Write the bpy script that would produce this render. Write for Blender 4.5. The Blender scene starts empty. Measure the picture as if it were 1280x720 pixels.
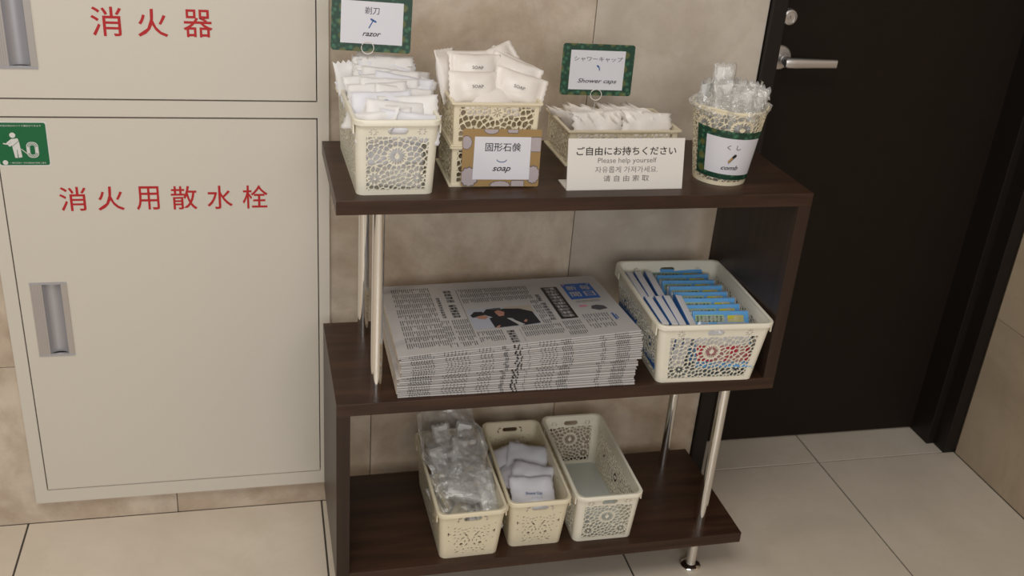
import bpy, bmesh, math, random
import numpy as np
from mathutils import Matrix, Vector, noise

C = bpy.context.scene.collection
PI = math.pi
rnd = random.Random(7)

# ------------------------------------------------------------------ camera
cd = bpy.data.cameras.new('camera')
cam = bpy.data.objects.new('camera', cd); C.objects.link(cam)
cd.sensor_width = 36.0; cd.lens = 1273.86 * 36.0 / 1280.0
cd.clip_start = 0.05
R = ((0.97198, 0.03228, -0.23283), (-0.22337, 0.43537, -0.87210), (0.07322, 0.89967, 0.43038))
cam.matrix_world = Matrix.Translation((-0.10102, -1.41351, 1.35958)) @ Matrix(R).to_4x4()
cd.dof.use_dof = True; cd.dof.focus_distance = 1.53; cd.dof.aperture_fstop = 8.0
bpy.context.scene.camera = cam

# ------------------------------------------------------------------ world, lights, exposure
vs = bpy.context.scene.view_settings
vs.view_transform = 'Standard'; vs.look = 'None'; vs.gamma = 1.0; vs.use_curve_mapping = False
vs.exposure = 0.0
w = bpy.data.worlds.new('world'); bpy.context.scene.world = w; w.use_nodes = True
bg = w.node_tree.nodes['Background']
bg.inputs[0].default_value = (1.0, 0.965, 0.94, 1); bg.inputs[1].default_value = 0.22

def area(name, loc, target, size, size_y, power, col):
    l = bpy.data.lights.new(name, 'AREA'); l.shape = 'RECTANGLE'
    l.size = size; l.size_y = size_y; l.energy = power; l.color = col
    o = bpy.data.objects.new(name, l); C.objects.link(o); o.location = loc
    o.rotation_euler = (Vector(target) - Vector(loc)).to_track_quat('-Z', 'Y').to_euler()
    return o
area('ceiling_light', (-0.25, -1.2, 2.45), (-0.25, -0.9, 0), 1.2, 0.8, 20, (1.0, 0.955, 0.90))
area('ceiling_light.001', (-1.5, -0.5, 2.45), (-1.2, 0.2, 0.0), 0.5, 0.5, 11, (1.0, 0.88, 0.70))
area('front_fill_light', (-0.1, -3.4, 1.75), (0.1, 0.0, 0.75), 2.4, 1.2, 40, (1.0, 0.965, 0.93))  # added fill behind the camera to brighten upright faces, not a known window

# ------------------------------------------------------------------ materials
def nt(name):
    m = bpy.data.materials.new(name); m.use_nodes = True
    t = m.node_tree; b = t.nodes['Principled BSDF']
    return m, t, b
def setp(b, col=None, rough=None, metal=None, spec=None, coat=None, sub=None):
    if col is not None: b.inputs['Base Color'].default_value = (*col, 1)
    if rough is not None: b.inputs['Roughness'].default_value = rough
    if metal is not None: b.inputs['Metallic'].default_value = metal
    if spec is not None: b.inputs['Specular IOR Level'].default_value = spec
    if coat is not None: b.inputs['Coat Weight'].default_value = coat
def srgb(r, g, b):
    f = lambda c: (c/255/12.92 if c/255 <= .04045 else ((c/255+.055)/1.055)**2.4)
    return (f(r), f(g), f(b))
def plain(name, col, rough=.5, metal=0, spec=.5, vary=.06, scale=40, bump=0):
    m, t, b = nt(name); setp(b, col, rough, metal, spec)
    n = t.nodes.new('ShaderNodeTexNoise'); n.inputs['Scale'].default_value = scale; n.inputs['Detail'].default_value = 4
    tc = t.nodes.new('ShaderNodeTexCoord'); t.links.new(tc.outputs['Object'], n.inputs['Vector'])
    mr = t.nodes.new('ShaderNodeMapRange'); mr.inputs[3].default_value = 1-vary; mr.inputs[4].default_value = 1+vary
    t.links.new(n.outputs['Fac'], mr.inputs[0])
    mx = t.nodes.new('ShaderNodeVectorMath'); mx.operation = 'SCALE'; mx.inputs[0].default_value = col
    t.links.new(mr.outputs[0], mx.inputs['Scale']); t.links.new(mx.outputs[0], b.inputs['Base Color'])
    if bump:
        bp = t.nodes.new('ShaderNodeBump'); bp.inputs['Strength'].default_value = bump; bp.inputs['Distance'].default_value = .002
        t.links.new(n.outputs['Fac'], bp.inputs['Height']); t.links.new(bp.outputs[0], b.inputs['Normal'])
    return m
def translucent(name, col, rough=.4, amount=.3, tcol=None, bump=0, scale=60):
    m = plain(name, col, rough, vary=.04, bump=bump, scale=scale); t = m.node_tree
    tr = t.nodes.new('ShaderNodeBsdfTranslucent'); tr.inputs[0].default_value = (*(tcol or col), 1)
    mx = t.nodes.new('ShaderNodeMixShader'); mx.inputs[0].default_value = amount
    out = t.nodes['Material Output']; b = t.nodes['Principled BSDF']
    t.links.new(b.outputs[0], mx.inputs[1]); t.links.new(tr.outputs[0], mx.inputs[2]); t.links.new(mx.outputs[0], out.inputs[0])
    return m
def film(name, tint=(1, 1, 1), haze=.12, gloss=.22, rough=.14, bump=.7):
    m = bpy.data.materials.new(name); m.use_nodes = True; t = m.node_tree; t.nodes.clear()
    o = t.nodes.new('ShaderNodeOutputMaterial'); tp = t.nodes.new('ShaderNodeBsdfTransparent'); tp.inputs[0].default_value = (*tint, 1)
    gl = t.nodes.new('ShaderNodeBsdfGlossy'); gl.inputs['Roughness'].default_value = rough; gl.inputs[0].default_value = (.95, .95, .95, 1)
    df = t.nodes.new('ShaderNodeBsdfDiffuse'); df.inputs[0].default_value = (.8, .8, .78, 1)
    lw = t.nodes.new('ShaderNodeLayerWeight'); lw.inputs[0].default_value = .35
    nz = t.nodes.new('ShaderNodeTexNoise'); nz.inputs['Scale'].default_value = 70; nz.inputs['Detail'].default_value = 3
    tc = t.nodes.new('ShaderNodeTexCoord'); t.links.new(tc.outputs['Object'], nz.inputs['Vector'])
    bp = t.nodes.new('ShaderNodeBump'); bp.inputs['Strength'].default_value = bump; bp.inputs['Distance'].default_value = .004
    t.links.new(nz.outputs[0], bp.inputs['Height'])
    for n in (gl, df, lw): t.links.new(bp.outputs[0], n.inputs['Normal'])
    m1 = t.nodes.new('ShaderNodeMixShader'); m1.inputs[0].default_value = haze
    mr = t.nodes.new('ShaderNodeMapRange'); mr.inputs[3].default_value = gloss*.30; mr.inputs[4].default_value = min(1, gloss*3)
    t.links.new(lw.outputs['Facing'], mr.inputs[0])
    m2 = t.nodes.new('ShaderNodeMixShader')
    t.links.new(tp.outputs[0], m1.inputs[1]); t.links.new(df.outputs[0], m1.inputs[2])
    t.links.new(mr.outputs[0], m2.inputs[0]); t.links.new(m1.outputs[0], m2.inputs[1]); t.links.new(gl.outputs[0], m2.inputs[2])
    t.links.new(m2.outputs[0], o.inputs[0])
    return m
def marble(name, ca, cb, cc, rough=.35, scale=3.0, spots=.5):
    m, t, b = nt(name); setp(b, ca, rough)
    tc = t.nodes.new('ShaderNodeTexCoord'); oi = t.nodes.new('ShaderNodeObjectInfo')
    ad = t.nodes.new('ShaderNodeVectorMath'); ad.operation = 'ADD'
    sc = t.nodes.new('ShaderNodeVectorMath'); sc.operation = 'SCALE'; sc.inputs[0].default_value = (17, 31, 23)
    t.links.new(oi.outputs['Random'], sc.inputs['Scale']); t.links.new(tc.outputs['Object'], ad.inputs[0]); t.links.new(sc.outputs[0], ad.inputs[1])
    def nz(s, d, rgh=.55, dist=0):
        n = t.nodes.new('ShaderNodeTexNoise'); n.inputs['Scale'].default_value = s; n.inputs['Detail'].default_value = d
        n.inputs['Roughness'].default_value = rgh; n.inputs['Distortion'].default_value = dist
        t.links.new(ad.outputs[0], n.inputs['Vector']); return n
    def ramp(n, stops):
        r = t.nodes.new('ShaderNodeValToRGB'); e = r.color_ramp.elements
        e[0].position, e[0].color = stops[0][0], (*stops[0][1], 1); e[1].position, e[1].color = stops[-1][0], (*stops[-1][1], 1)
        for p_, c_ in stops[1:-1]:
            x = e.new(p_); x.color = (*c_, 1)
        t.links.new(n.outputs['Fac'], r.inputs[0]); return r
    base = ramp(nz(scale, 8, .6, .4), [(.38, ca), (.5, cb), (.61, ca)])
    fine = ramp(nz(scale*6, 6, .65), [(.35, (.86, .84, .82)), (.6, (1.04, 1.03, 1.02))])
    mul = t.nodes.new('ShaderNodeMix'); mul.data_type = 'RGBA'; mul.blend_type = 'MULTIPLY'; mul.inputs[0].default_value = spots
    t.links.new(base.outputs[0], mul.inputs[6]); t.links.new(fine.outputs[0], mul.inputs[7])
    vein = ramp(nz(scale*.8, 10, .62, 1.2), [(.487, (0, 0, 0)), (.5, (1, 1, 1)), (.513, (0, 0, 0))])
    mx = t.nodes.new('ShaderNodeMix'); mx.data_type = 'RGBA'
    vm = t.nodes.new('ShaderNodeMath'); vm.operation = 'MULTIPLY'; vm.inputs[1].default_value = .16
    t.links.new(vein.outputs[0], vm.inputs[0]); t.links.new(vm.outputs[0], mx.inputs[0])
    t.links.new(mul.outputs[2], mx.inputs[6]); mx.inputs[7].default_value = (*cc, 1)
    t.links.new(mx.outputs[2], b.inputs['Base Color'])
    return m
def wood(name, ca, cb, sc, rough=.38):
    m, t, b = nt(name); setp(b, ca, rough, spec=.35)
    tc = t.nodes.new('ShaderNodeTexCoord'); mp = t.nodes.new('ShaderNodeMapping'); mp.inputs['Scale'].default_value = sc
    n = t.nodes.new('ShaderNodeTexNoise'); n.inputs['Scale'].default_value = 1; n.inputs['Detail'].default_value = 8; n.inputs['Roughness'].default_value = .65; n.inputs['Distortion'].default_value = .6
    r = t.nodes.new('ShaderNodeValToRGB'); e = r.color_ramp.elements
    e[0].position = .3; e[0].color = (*ca, 1); e[1].position = .72; e[1].color = (*cb, 1)
    t.links.new(tc.outputs['Object'], mp.inputs[0]); t.links.new(mp.outputs[0], n.inputs['Vector']); t.links.new(n.outputs['Fac'], r.inputs[0]); t.links.new(r.outputs[0], b.inputs['Base Color'])
    bp = t.nodes.new('ShaderNodeBump'); bp.inputs['Strength'].default_value = .12; bp.inputs['Distance'].default_value = .001
    t.links.new(n.outputs['Fac'], bp.inputs['Height']); t.links.new(bp.outputs[0], b.inputs['Normal'])
    return m
def patterned(name, base, dark, gold, scale=70):
    m, t, b = nt(name); setp(b, base, .45)
    tc = t.nodes.new('ShaderNodeTexCoord')
    v = t.nodes.new('ShaderNodeTexVoronoi'); v.inputs['Scale'].default_value = scale*1.7; v.inputs['Randomness'].default_value = .8
    v2 = t.nodes.new('ShaderNodeTexVoronoi'); v2.inputs['Scale'].default_value = scale*.62; v2.inputs['Randomness'].default_value = .15
    for x in (v, v2): t.links.new(tc.outputs['Object'], x.inputs['Vector'])
    r = t.nodes.new('ShaderNodeValToRGB'); e = r.color_ramp.elements
    e[0].position = .18; e[0].color = (*base, 1); e[1].position = .5; e[1].color = (*dark, 1)
    t.links.new(v.outputs['Distance'], r.inputs[0])
    r2 = t.nodes.new('ShaderNodeValToRGB'); e = r2.color_ramp.elements
    e[0].position = .22; e[0].color = (1, 1, 1, 1); e[1].position = .34; e[1].color = (0, 0, 0, 1)
    t.links.new(v2.outputs['Distance'], r2.inputs[0])
    sm = t.nodes.new('ShaderNodeMath'); sm.operation = 'MULTIPLY'; sm.inputs[1].default_value = .6; t.links.new(r2.outputs[0], sm.inputs[0])
    mx = t.nodes.new('ShaderNodeMix'); mx.data_type = 'RGBA'; mx.inputs[7].default_value = (*gold, 1)
    t.links.new(sm.outputs[0], mx.inputs[0]); t.links.new(r.outputs[0], mx.inputs[6]); t.links.new(mx.outputs[2], b.inputs['Base Color'])
    return m

M = {}
M['wall_warm'] = marble('marble_warm', srgb(206, 194, 178), srgb(184, 167, 148), srgb(162, 142, 120), spots=.9)
M['wall_grey'] = marble('marble_grey', srgb(204, 195, 183), srgb(190, 179, 165), srgb(164, 149, 130), spots=.5)
M['wall_side'] = marble('marble_side', srgb(186, 168, 144), srgb(176, 158, 134), srgb(150, 130, 105), spots=.2)
M['floor_tile'] = marble('floor_stone', srgb(214, 203, 188), srgb(207, 196, 180), srgb(194, 182, 164), rough=.28, scale=2.0, spots=.2)
M['joint'] = plain('joint', srgb(70, 65, 60), .9)
M['joint_wall'] = plain('wall_joint', srgb(150, 132, 112), .9)
M['cabinet'] = plain('cream_enamel', srgb(209, 203, 192), .42, vary=.015, scale=300, bump=.05)
M['dark_gap'] = plain('dark_gap', srgb(40, 34, 28), .8)
M['alu'] = plain('brushed_aluminium', srgb(182, 182, 188), .4, metal=.6, vary=.03)
M['alu_warm'] = plain('anodised_plate', srgb(188, 182, 178), .42, metal=.6, vary=.03)
M['red'] = plain('red_lettering', srgb(178, 22, 28), .5, vary=.02)
M['green_sticker'] = plain('green_sticker', srgb(10, 100, 58), .4, vary=.02)
M['sticker_white'] = plain('sticker_white', srgb(214, 214, 210), .4, vary=.02)
M['wood_h'] = wood('dark_wood_shelf', srgb(40, 26, 19), srgb(75, 52, 38), (3, 34, 34))
M['wood_v'] = wood('dark_wood_panel', srgb(40, 28, 22), srgb(58, 42, 34), (34, 34, 3))
M['chrome'] = plain('chrome', (.86, .85, .83), .09, metal=1, vary=.01)
M['steel'] = plain('satin_steel', srgb(214, 210, 208), .36, metal=.85, vary=.02)
M['door'] = plain('espresso_door', srgb(33, 26, 21), .55, vary=.1, scale=25, spec=.15)
M['casing'] = plain('black_casing', srgb(30, 25, 22), .42, vary=.06, spec=.3)
M['cream'] = translucent('cream_plastic', srgb(246, 243, 228), .32, .16, srgb(248, 232, 175))
M['cream2'] = translucent('ivory_plastic', srgb(243, 235, 210), .32, .20, srgb(250, 228, 155))
M['packet'] = translucent('white_packet', srgb(247, 246, 246), .38, .25, bump=.15, scale=90)
M['packet_blue'] = translucent('bluish_packet', srgb(240, 241, 248), .38, .25, bump=.15, scale=90)
M['soap_wrap'] = translucent('soap_wrapper', srgb(248, 243, 238), .32, .25, bump=.12, scale=60)
M['ink'] = plain('black_ink', srgb(26, 24, 26), .6)
M['ink_grey'] = plain('grey_ink', srgb(82, 79, 82), .8)
M['ink_mid'] = plain('soft_ink', srgb(72, 70, 74), .8)
M['ink_blue'] = plain('blue_ink', srgb(52, 92, 150), .6)
M['newsprint'] = plain('newsprint', srgb(176, 173, 172), .85, vary=.03, scale=120)
M['newsedge'] = plain('page_edges', srgb(206, 190, 166), .9, vary=.12, scale=260)
M['mast_blue'] = plain('masthead_blue', srgb(40, 92, 168), .7)
M['card_white'] = plain('card_paper', srgb(214, 214, 222), .5, vary=.02)
M['card_green'] = patterned('green_brocade', srgb(58, 108, 82), srgb(20, 60, 44), srgb(112, 112, 56))
M['card_tan'] = plain('tan_paper', srgb(154, 125, 78), .5, vary=.05)
M['tan_badge'] = plain('badge_paper', srgb(170, 160, 164), .55, vary=.06, scale=150)
M['tan_badge_edge'] = plain('badge_edge', srgb(104, 92, 88), .6)
M['acrylic_white'] = plain('white_acrylic', srgb(222, 218, 212), .25, vary=.01)
M['print_grey'] = plain('print_grey', srgb(112, 106, 104), .6)
M['print_black'] = plain('print_black', srgb(48, 42, 40), .6)
M['film'] = film('clear_film', haze=.26, gloss=.18, rough=.2, bump=.5)
M['film_hazy'] = film('hazy_film', haze=.24, gloss=.22, rough=.22, bump=.6)
M['comb'] = translucent('white_comb', srgb(250, 250, 248), .3, .3)
M['comb_cream'] = translucent('cream_comb', srgb(236, 226, 196), .3, .3)
M['wood_print'] = plain('wooden_print', srgb(176, 140, 88), .6)
M['tb_blue'] = plain('brush_blue', srgb(92, 160, 218), .35, vary=.12, scale=60)
M['tb_side'] = plain('brush_side', srgb(48, 104, 172), .4)
M['tb_white'] = plain('brush_white', srgb(222, 222, 226), .4, vary=.03)
M['tb_yellow'] = plain('brush_yellow', srgb(196, 190, 60), .4)
M['tb_green'] = plain('brush_green', srgb(150, 180, 150), .4)
M['tb_dark'] = plain('brush_dark', srgb(60, 66, 50), .5)
M['tb_red'] = plain('brush_red', srgb(200, 40, 70), .4)
M['clear_plastic'] = film('clear_clip', haze=.25, gloss=.5)
M['suit'] = plain('suit_print', srgb(28, 28, 34), .8)
M['skin_print'] = plain('skin_print', srgb(168, 122, 104), .8)
M['photo_bg'] = plain('photo_print', srgb(166, 170, 182), .8)
M['photo_wall'] = plain('photo_wall_print', srgb(170, 160, 146), .8)
M['pink'] = plain('pink_ink', srgb(196, 130, 150), .8)
M['base_plate'] = plain('frosted_base', srgb(206, 212, 206), .35)

# ------------------------------------------------------------------ mesh helpers
class MB:
    def __init__(s): s.v = []; s.f = []; s.m = []; s.mats = []
    def mi(s, mat):
        if mat not in s.mats: s.mats.append(mat)
        return s.mats.index(mat)
    def add(s, vs_, fs, mat, T=None):
        o = len(s.v); k = s.mi(mat)
        s.v += [tuple((T @ Vector(p))) if T is not None else tuple(p) for p in vs_]
        s.f += [tuple(i+o for i in f) for f in fs]; s.m += [k]*len(fs)
        return s
    def box(s, x0, x1, y0, y1, z0, z1, mat, T=None, bev=0):
        if bev:
            bm = bmesh.new(); bmesh.ops.create_cube(bm, size=1)
            for v in bm.verts: v.co = ((x0+x1)/2+v.co.x*(x1-x0), (y0+y1)/2+v.co.y*(y1-y0), (z0+z1)/2+v.co.z*(z1-z0))
            bmesh.ops.bevel(bm, geom=bm.edges[:], offset=bev, segments=2, affect='EDGES', profile=.5)
            bm.verts.index_update()
            s.add([v.co.copy() for v in bm.verts], [[v.index for v in f.verts] for f in bm.faces], mat, T); bm.free(); return s
        v = [(x0,y0,z0),(x1,y0,z0),(x1,y1,z0),(x0,y1,z0),(x0,y0,z1),(x1,y0,z1),(x1,y1,z1),(x0,y1,z1)]
        return s.add(v, [(0,3,2,1),(4,5,6,7),(0,1,5,4),(1,2,6,5),(2,3,7,6),(3,0,4,7)], mat, T)
    def poly(s, pts, mat, T=None):          # flat polygon in local xy (z from tuples or 0)
        p = [(q[0], q[1], q[2] if len(q) > 2 else 0) for q in pts]
        return s.add(p, [tuple(range(len(p)))], mat, T)
    def prism(s, pts, z0, z1, mat, T=None):
        n = len(pts); v = [(x, y, z0) for x, y in pts] + [(x, y, z1) for x, y in pts]
        f = [tuple(range(n))[::-1], tuple(range(n, 2*n))] + [(i, (i+1) % n, n+(i+1) % n, n+i) for i in range(n)]
        return s.add(v, f, mat, T)
    def lathe(s, prof, mat, n=32, T=None, c=(0, 0)):   # prof [(r,z)]
        v = []; f = []
        for r, z in prof:
            for k in range(n): a = 2*PI*k/n; v.append((c[0]+r*math.cos(a), c[1]+r*math.sin(a), z))
        for i in range(len(prof)-1):
            for k in range(n): f.append((i*n+k, i*n+(k+1) % n, (i+1)*n+(k+1) % n, (i+1)*n+k))
        f.append(tuple(range(n))[::-1]); f.append(tuple((len(prof)-1)*n+k for k in range(n)))
        return s.add(v, f, mat, T)
    def tube(s, pts, r, mat, n=8, closed=False, T=None):
        P = [Vector(p) for p in pts]; v = []; f = []; N = len(P)
        for i, p in enumerate(P):
            a = P[(i-1) % N] if (closed or i > 0) else p; b = P[(i+1) % N] if (closed or i < N-1) else p
            d = (b-a).normalized(); u = d.orthogonal().normalized() if abs(d.z) > .9 else d.cross(Vector((0, 0, 1))).normalized(); w_ = d.cross(u)
            rr = r[i] if isinstance(r, (list, tuple)) else r
            for k in range(n): t_ = 2*PI*k/n; v.append(p+(u*math.cos(t_)+w_*math.sin(t_))*rr)
        for i in range(N if closed else N-1):
            j = (i+1) % N
            for k in range(n): f.append((i*n+k, i*n+(k+1) % n, j*n+(k+1) % n, j*n+k))
        if not closed: f += [tuple(range(n)), tuple((N-1)*n+k for k in range(n))[::-1]]
        return s.add(v, f, mat, T)
    def mesh(s, name, smooth=False):
        me = bpy.data.meshes.new(name); me.from_pydata(s.v, [], s.f)
        for mt in s.mats: me.materials.append(M[mt])
        me.polygons.foreach_set('material_index', s.m)
        if smooth:
            me.polygons.foreach_set('use_smooth', [True]*len(me.polygons))
            if smooth == 'auto': me.set_sharp_from_angle(angle=math.radians(40))
        me.update(); return me
    def build(s, name, parent=None, smooth=False):
        return link(name, s.mesh(name, smooth), parent)
def link(name, me, parent=None):
    o = bpy.data.objects.new(name, me); C.objects.link(o)
    if parent: o.parent = parent
    return o
def empty(name, loc=(0, 0, 0), rz=0, parent=None):
    o = bpy.data.objects.new(name, None); C.objects.link(o); o.location = loc; o.rotation_euler = (0, 0, rz); o.empty_display_size = .02
    if parent: o.parent = parent
    return o
def tag(o, label=None, cat=None, group=None, kind=None):
    if label: o['label'] = label
    if cat: o['category'] = cat
    if group: o['group'] = group
    if kind: o['kind'] = kind
    return o
def copy_tree(o, parent=None):
    c = o.copy(); C.objects.link(c); c.parent = parent
    for ch in list(o.children): copy_tree(ch, c)
    return c

_tc = {}
def text_geo(txt, bold=0.0, shear=0.0):
    k = (txt, bold, shear)
    if k in _tc: return _tc[k]
    cu = bpy.data.curves.new('t', 'FONT'); cu.body = txt; cu.size = 1; cu.offset = bold; cu.shear = shear; cu.resolution_u = 3
    o = bpy.data.objects.new('t', cu); C.objects.link(o)
    dg = bpy.context.evaluated_depsgraph_get(); me = bpy.data.meshes.new_from_object(o.evaluated_get(dg))
    v = [tuple(x.co) for x in me.vertices]; f = [tuple(p.vertices) for p in me.polygons]
    bpy.data.objects.remove(o); bpy.data.meshes.remove(me); bpy.data.curves.remove(cu)
    _tc[k] = (v, f); return v, f
def put_text(mb, txt, cx, cy, mat, width=None, height=None, T=None, z=0, bold=0.0, shear=0.0, rot=0):
    """flat lettering fitted to a box centred on (cx, cy)"""
    v, f = text_geo(txt, bold, shear)
    if not v: return
    xs = [p[0] for p in v]; ys = [p[1] for p in v]
    w0, h0 = max(xs)-min(xs), max(ys)-min(ys)
    sx = width/w0 if width else None; sy = height/h0 if height else None
    sx = sx or sy; sy = sy or sx
    mx, my = (max(xs)+min(xs))/2, (max(ys)+min(ys))/2
    c, s_ = math.cos(rot), math.sin(rot)
    pts = []
    for p in v:
        a, b = (p[0]-mx)*sx, (p[1]-my)*sy
        pts.append((cx+a*c-b*s_, cy+a*s_+b*c, z))
    mb.add(pts, f, mat, T)
FRONT = lambda x, y, z: Matrix.Translation((x, y, z)) @ Matrix.Rotation(PI/2, 4, 'X')     # local xy -> world xz, facing -y

def rrect(x0, x1, y0, y1, r, n=5):
    out = []
    for cx, cy, a0 in ((x1-r, y1-r, 0), (x0+r, y1-r, 90), (x0+r, y0+r, 180), (x1-r, y0+r, 270)):
        for k in range(n+1):
            a = math.radians(a0+90*k/n); out.append((cx+r*math.cos(a), cy+r*math.sin(a)))
    return out
def disc(cx, cy, r, n=20, ry=None):
    ry = ry or r
    return [(cx+r*math.cos(2*PI*k/n), cy+ry*math.sin(2*PI*k/n)) for k in range(n)]

# ------------------------------------------------------------------ setting
YW = .3581
def slab(name, x0, x1, y0, y1, z0, z1, mat, parent=None, bev=0, kind='structure'):
    o = MB().box(x0, x1, y0, y1, z0, z1, mat, bev=bev).build(name, parent)
    if not parent: tag(o, kind=kind)
    return o
G = .0019
floor = slab('floor', -2.0, 1.56, -2.6, .52, -.03, -.0025, 'joint')
xs = [-1.735, -1.156, -.577, -.0055, .583, 1.156, 1.5235]
ys = [-2.55, -1.966, -1.386, -.806, -.226, .354]
for i in range(len(xs)-1):
    for j in range(len(ys)-1):
        slab('tile', xs[i]+G, xs[i+1]-G, ys[j]+G, ys[j+1]-G if (j < len(ys)-2 or xs[i] > .58) else YW-.0008, -.0125, 0, 'floor_tile', floor, bev=.0004)
for x0, x1 in ((.824, 1.156), (1.156, 1.53)):
    slab('tile', x0+G, x1-G, .354+G, .50, -.0125, 0, 'floor_tile', floor, bev=.0004)
wall = slab('wall_back', -2.0, .822, YW+.012, YW+.10, 0, 2.6, 'joint_wall')
g = .0007
def wtile(x0, x1, z0, z1, mat): slab('tile', x0+g, x1-g, YW, YW+.0118, z0+g, z1-g, mat, wall, bev=.0006)
e = [-1.854, -1.464, -1.074, -.684, -.294, .096, .486, .822]
for i in range(len(e)-1): wtile(e[i], e[i+1], 0, .357, 'wall_warm')
for x0, x1, mt in ((-1.854, -1.074, 'wall_warm'), (-1.074, -.294, 'wall_warm'), (-.294, .486, 'wall_warm'), (.486, .822, 'wall_grey')):
    wtile(x0, x1, .357, 1.14, mt); wtile(x0, x1, 1.14, 1.92, mt); wtile(x0, x1, 1.92, 2.6, mt)
wr = slab('wall_right', 1.5355, 1.63, -2.6, .50, 0, 2.6, 'joint_wall')
ye = [-2.6, -2.02, -1.42, -.82, -.236, .348]
for j in range(len(ye)-1):
    for z0, z1 in ((0, .372), (.372, 1.15), (1.15, 1.93), (1.93, 2.6)):
        slab('tile', 1.5235, 1.5353, ye[j]+g, ye[j+1]-g, z0+g, z1-g, 'wall_side', wr, bev=.0006)
# wall above the door
slab('wall_over_door', .822, 1.5355, YW, .50, 2.06, 2.6, 'wall_grey')
# door set back in its dark casing
door = tag(empty('door_1', (.9, .4625, 0)), kind='structure')
def rel(o, P): o.location = tuple(-c for c in P)
D0 = (.9, .4625, 0)
b = MB(); b.box(.845, 1.475, .4625, .50, .004, 2.02, 'door', bev=.001)
o = b.build('leaf', door); rel(o, D0)
for x0, x1, y0, y1 in ((.8234, .845, .345, .50), (1.5, 1.5228, .352, .395), (1.4725, 1.5228, .395, .50)): pass
b = MB(); b.box(.8234, .853, .346, .392, 0, 2.05, 'casing', bev=.0012); b.box(.8234, .845, .392, .499, 0, 2.05, 'casing')
tag(b.build('trim_1', smooth=False), kind='structure')
b = MB(); b.box(1.492, 1.5230, .350, .392, 0, 2.05, 'casing', bev=.0012); b.box(1.4728, 1.5230, .392, .499, 0, 2.05, 'casing', bev=.001)
tag(b.build('trim_2'), kind='structure')
b = MB(); b.box(.853, 1.492, .350, .392, 2.03, 2.06, 'casing'); b.box(.845, 1.4728, .392, .499, 2.02, 2.06, 'casing')
tag(b.build('trim_3'), kind='structure')
# lever handle
hx, hz = .915, .9335
h = empty('handle', (hx-D0[0], 0, hz), parent=door); h['label'] = 'satin steel lever handle on round rose'
T = Matrix.Rotation(PI/2, 4, 'X')
b = MB(); b.lathe([(.0245, 0), (.0245, .006), (.022, .0085), (.011, .009), (.0105, .03)], 'steel', T=T, n=36)
lv = MB()
pts = [(0, -.028, 0), (0, -.044, 0)]
lv.tube([(0, -.02, 0), (0, -.05, 0)], [.0095, .0095], 'steel', n=20)
prof = [(-.011, .0075, .006), (-.006, .0098, .0075), (.01, .0100, .0078), (.045, .0092, .0065), (.08, .0086, .0052), (.101, .0084, .0045)]
vv = []; ff = []
nr = 16
for x, rz_, ry_ in prof:
    for k in range(nr):
        a = 2*PI*k/nr; ca, sa = math.cos(a), math.sin(a)
        vv.append((x, -.052+ry_*math.copysign(abs(sa)**.6, sa), rz_*math.copysign(abs(ca)**.6, ca)))
for i in range(len(prof)-1):
    for k in range(nr): ff.append((i*nr+k, i*nr+(k+1) % nr, (i+1)*nr+(k+1) % nr, (i+1)*nr+k))
ff += [tuple(range(nr))[::-1], tuple((len(prof)-1)*nr+k for k in range(nr))]
lv.add(vv, ff, 'steel')
b.build('rose', h, 'auto'); lv.build('lever', h, 'auto')
lk = MB(); lk.lathe([(.0165, 0), (.0165, .006), (.0145, .012), (.0115, .013), (.011, .0105), (.0055, .0105), (.005, .012)], 'steel', T=T, n=32)
lk.box(-.0006, .0006, -.003, .003, .012, .0123, 'dark_gap', T=T)
o = lk.build('lock_cylinder', door, 'auto'); o.location = (.9190-D0[0], 0, 1.0145)

# ------------------------------------------------------------------ fire equipment cabinet
yf = .345
cab = tag(empty('fire_cabinet', (-.27, YW, .056)), 'cream enamelled fire equipment cabinet with two doors and red lettering', 'cabinet')
CP = (-.27, YW, .056)
CX0, CX1, CZ0, CZ1 = -.553, .0125, .0575, 1.62
LX0, LX1 = -.5285, -.0092
b = MB()
fr = [(CX0, LX0-.002, CZ0, CZ1), (LX1+.002, CX1, CZ0, CZ1), (LX0-.002, LX1+.002, CZ0, .0865), (LX0-.002, LX1+.002, .8355, .8635), (LX0-.002, LX1+.002, 1.585, CZ1)]
for x0, x1, z0, z1 in fr: b.box(x0, x1, yf-.001, YW-.0002, z0, z1, 'cabinet')
o = b.build('frame', cab); rel(o, CP)
b = MB(); b.box(LX0-.002, LX1+.002, YW-.002, YW-.0003, .0865, 1.585, 'dark_gap'); o = b.build('back_plate', cab); rel(o, CP)
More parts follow.
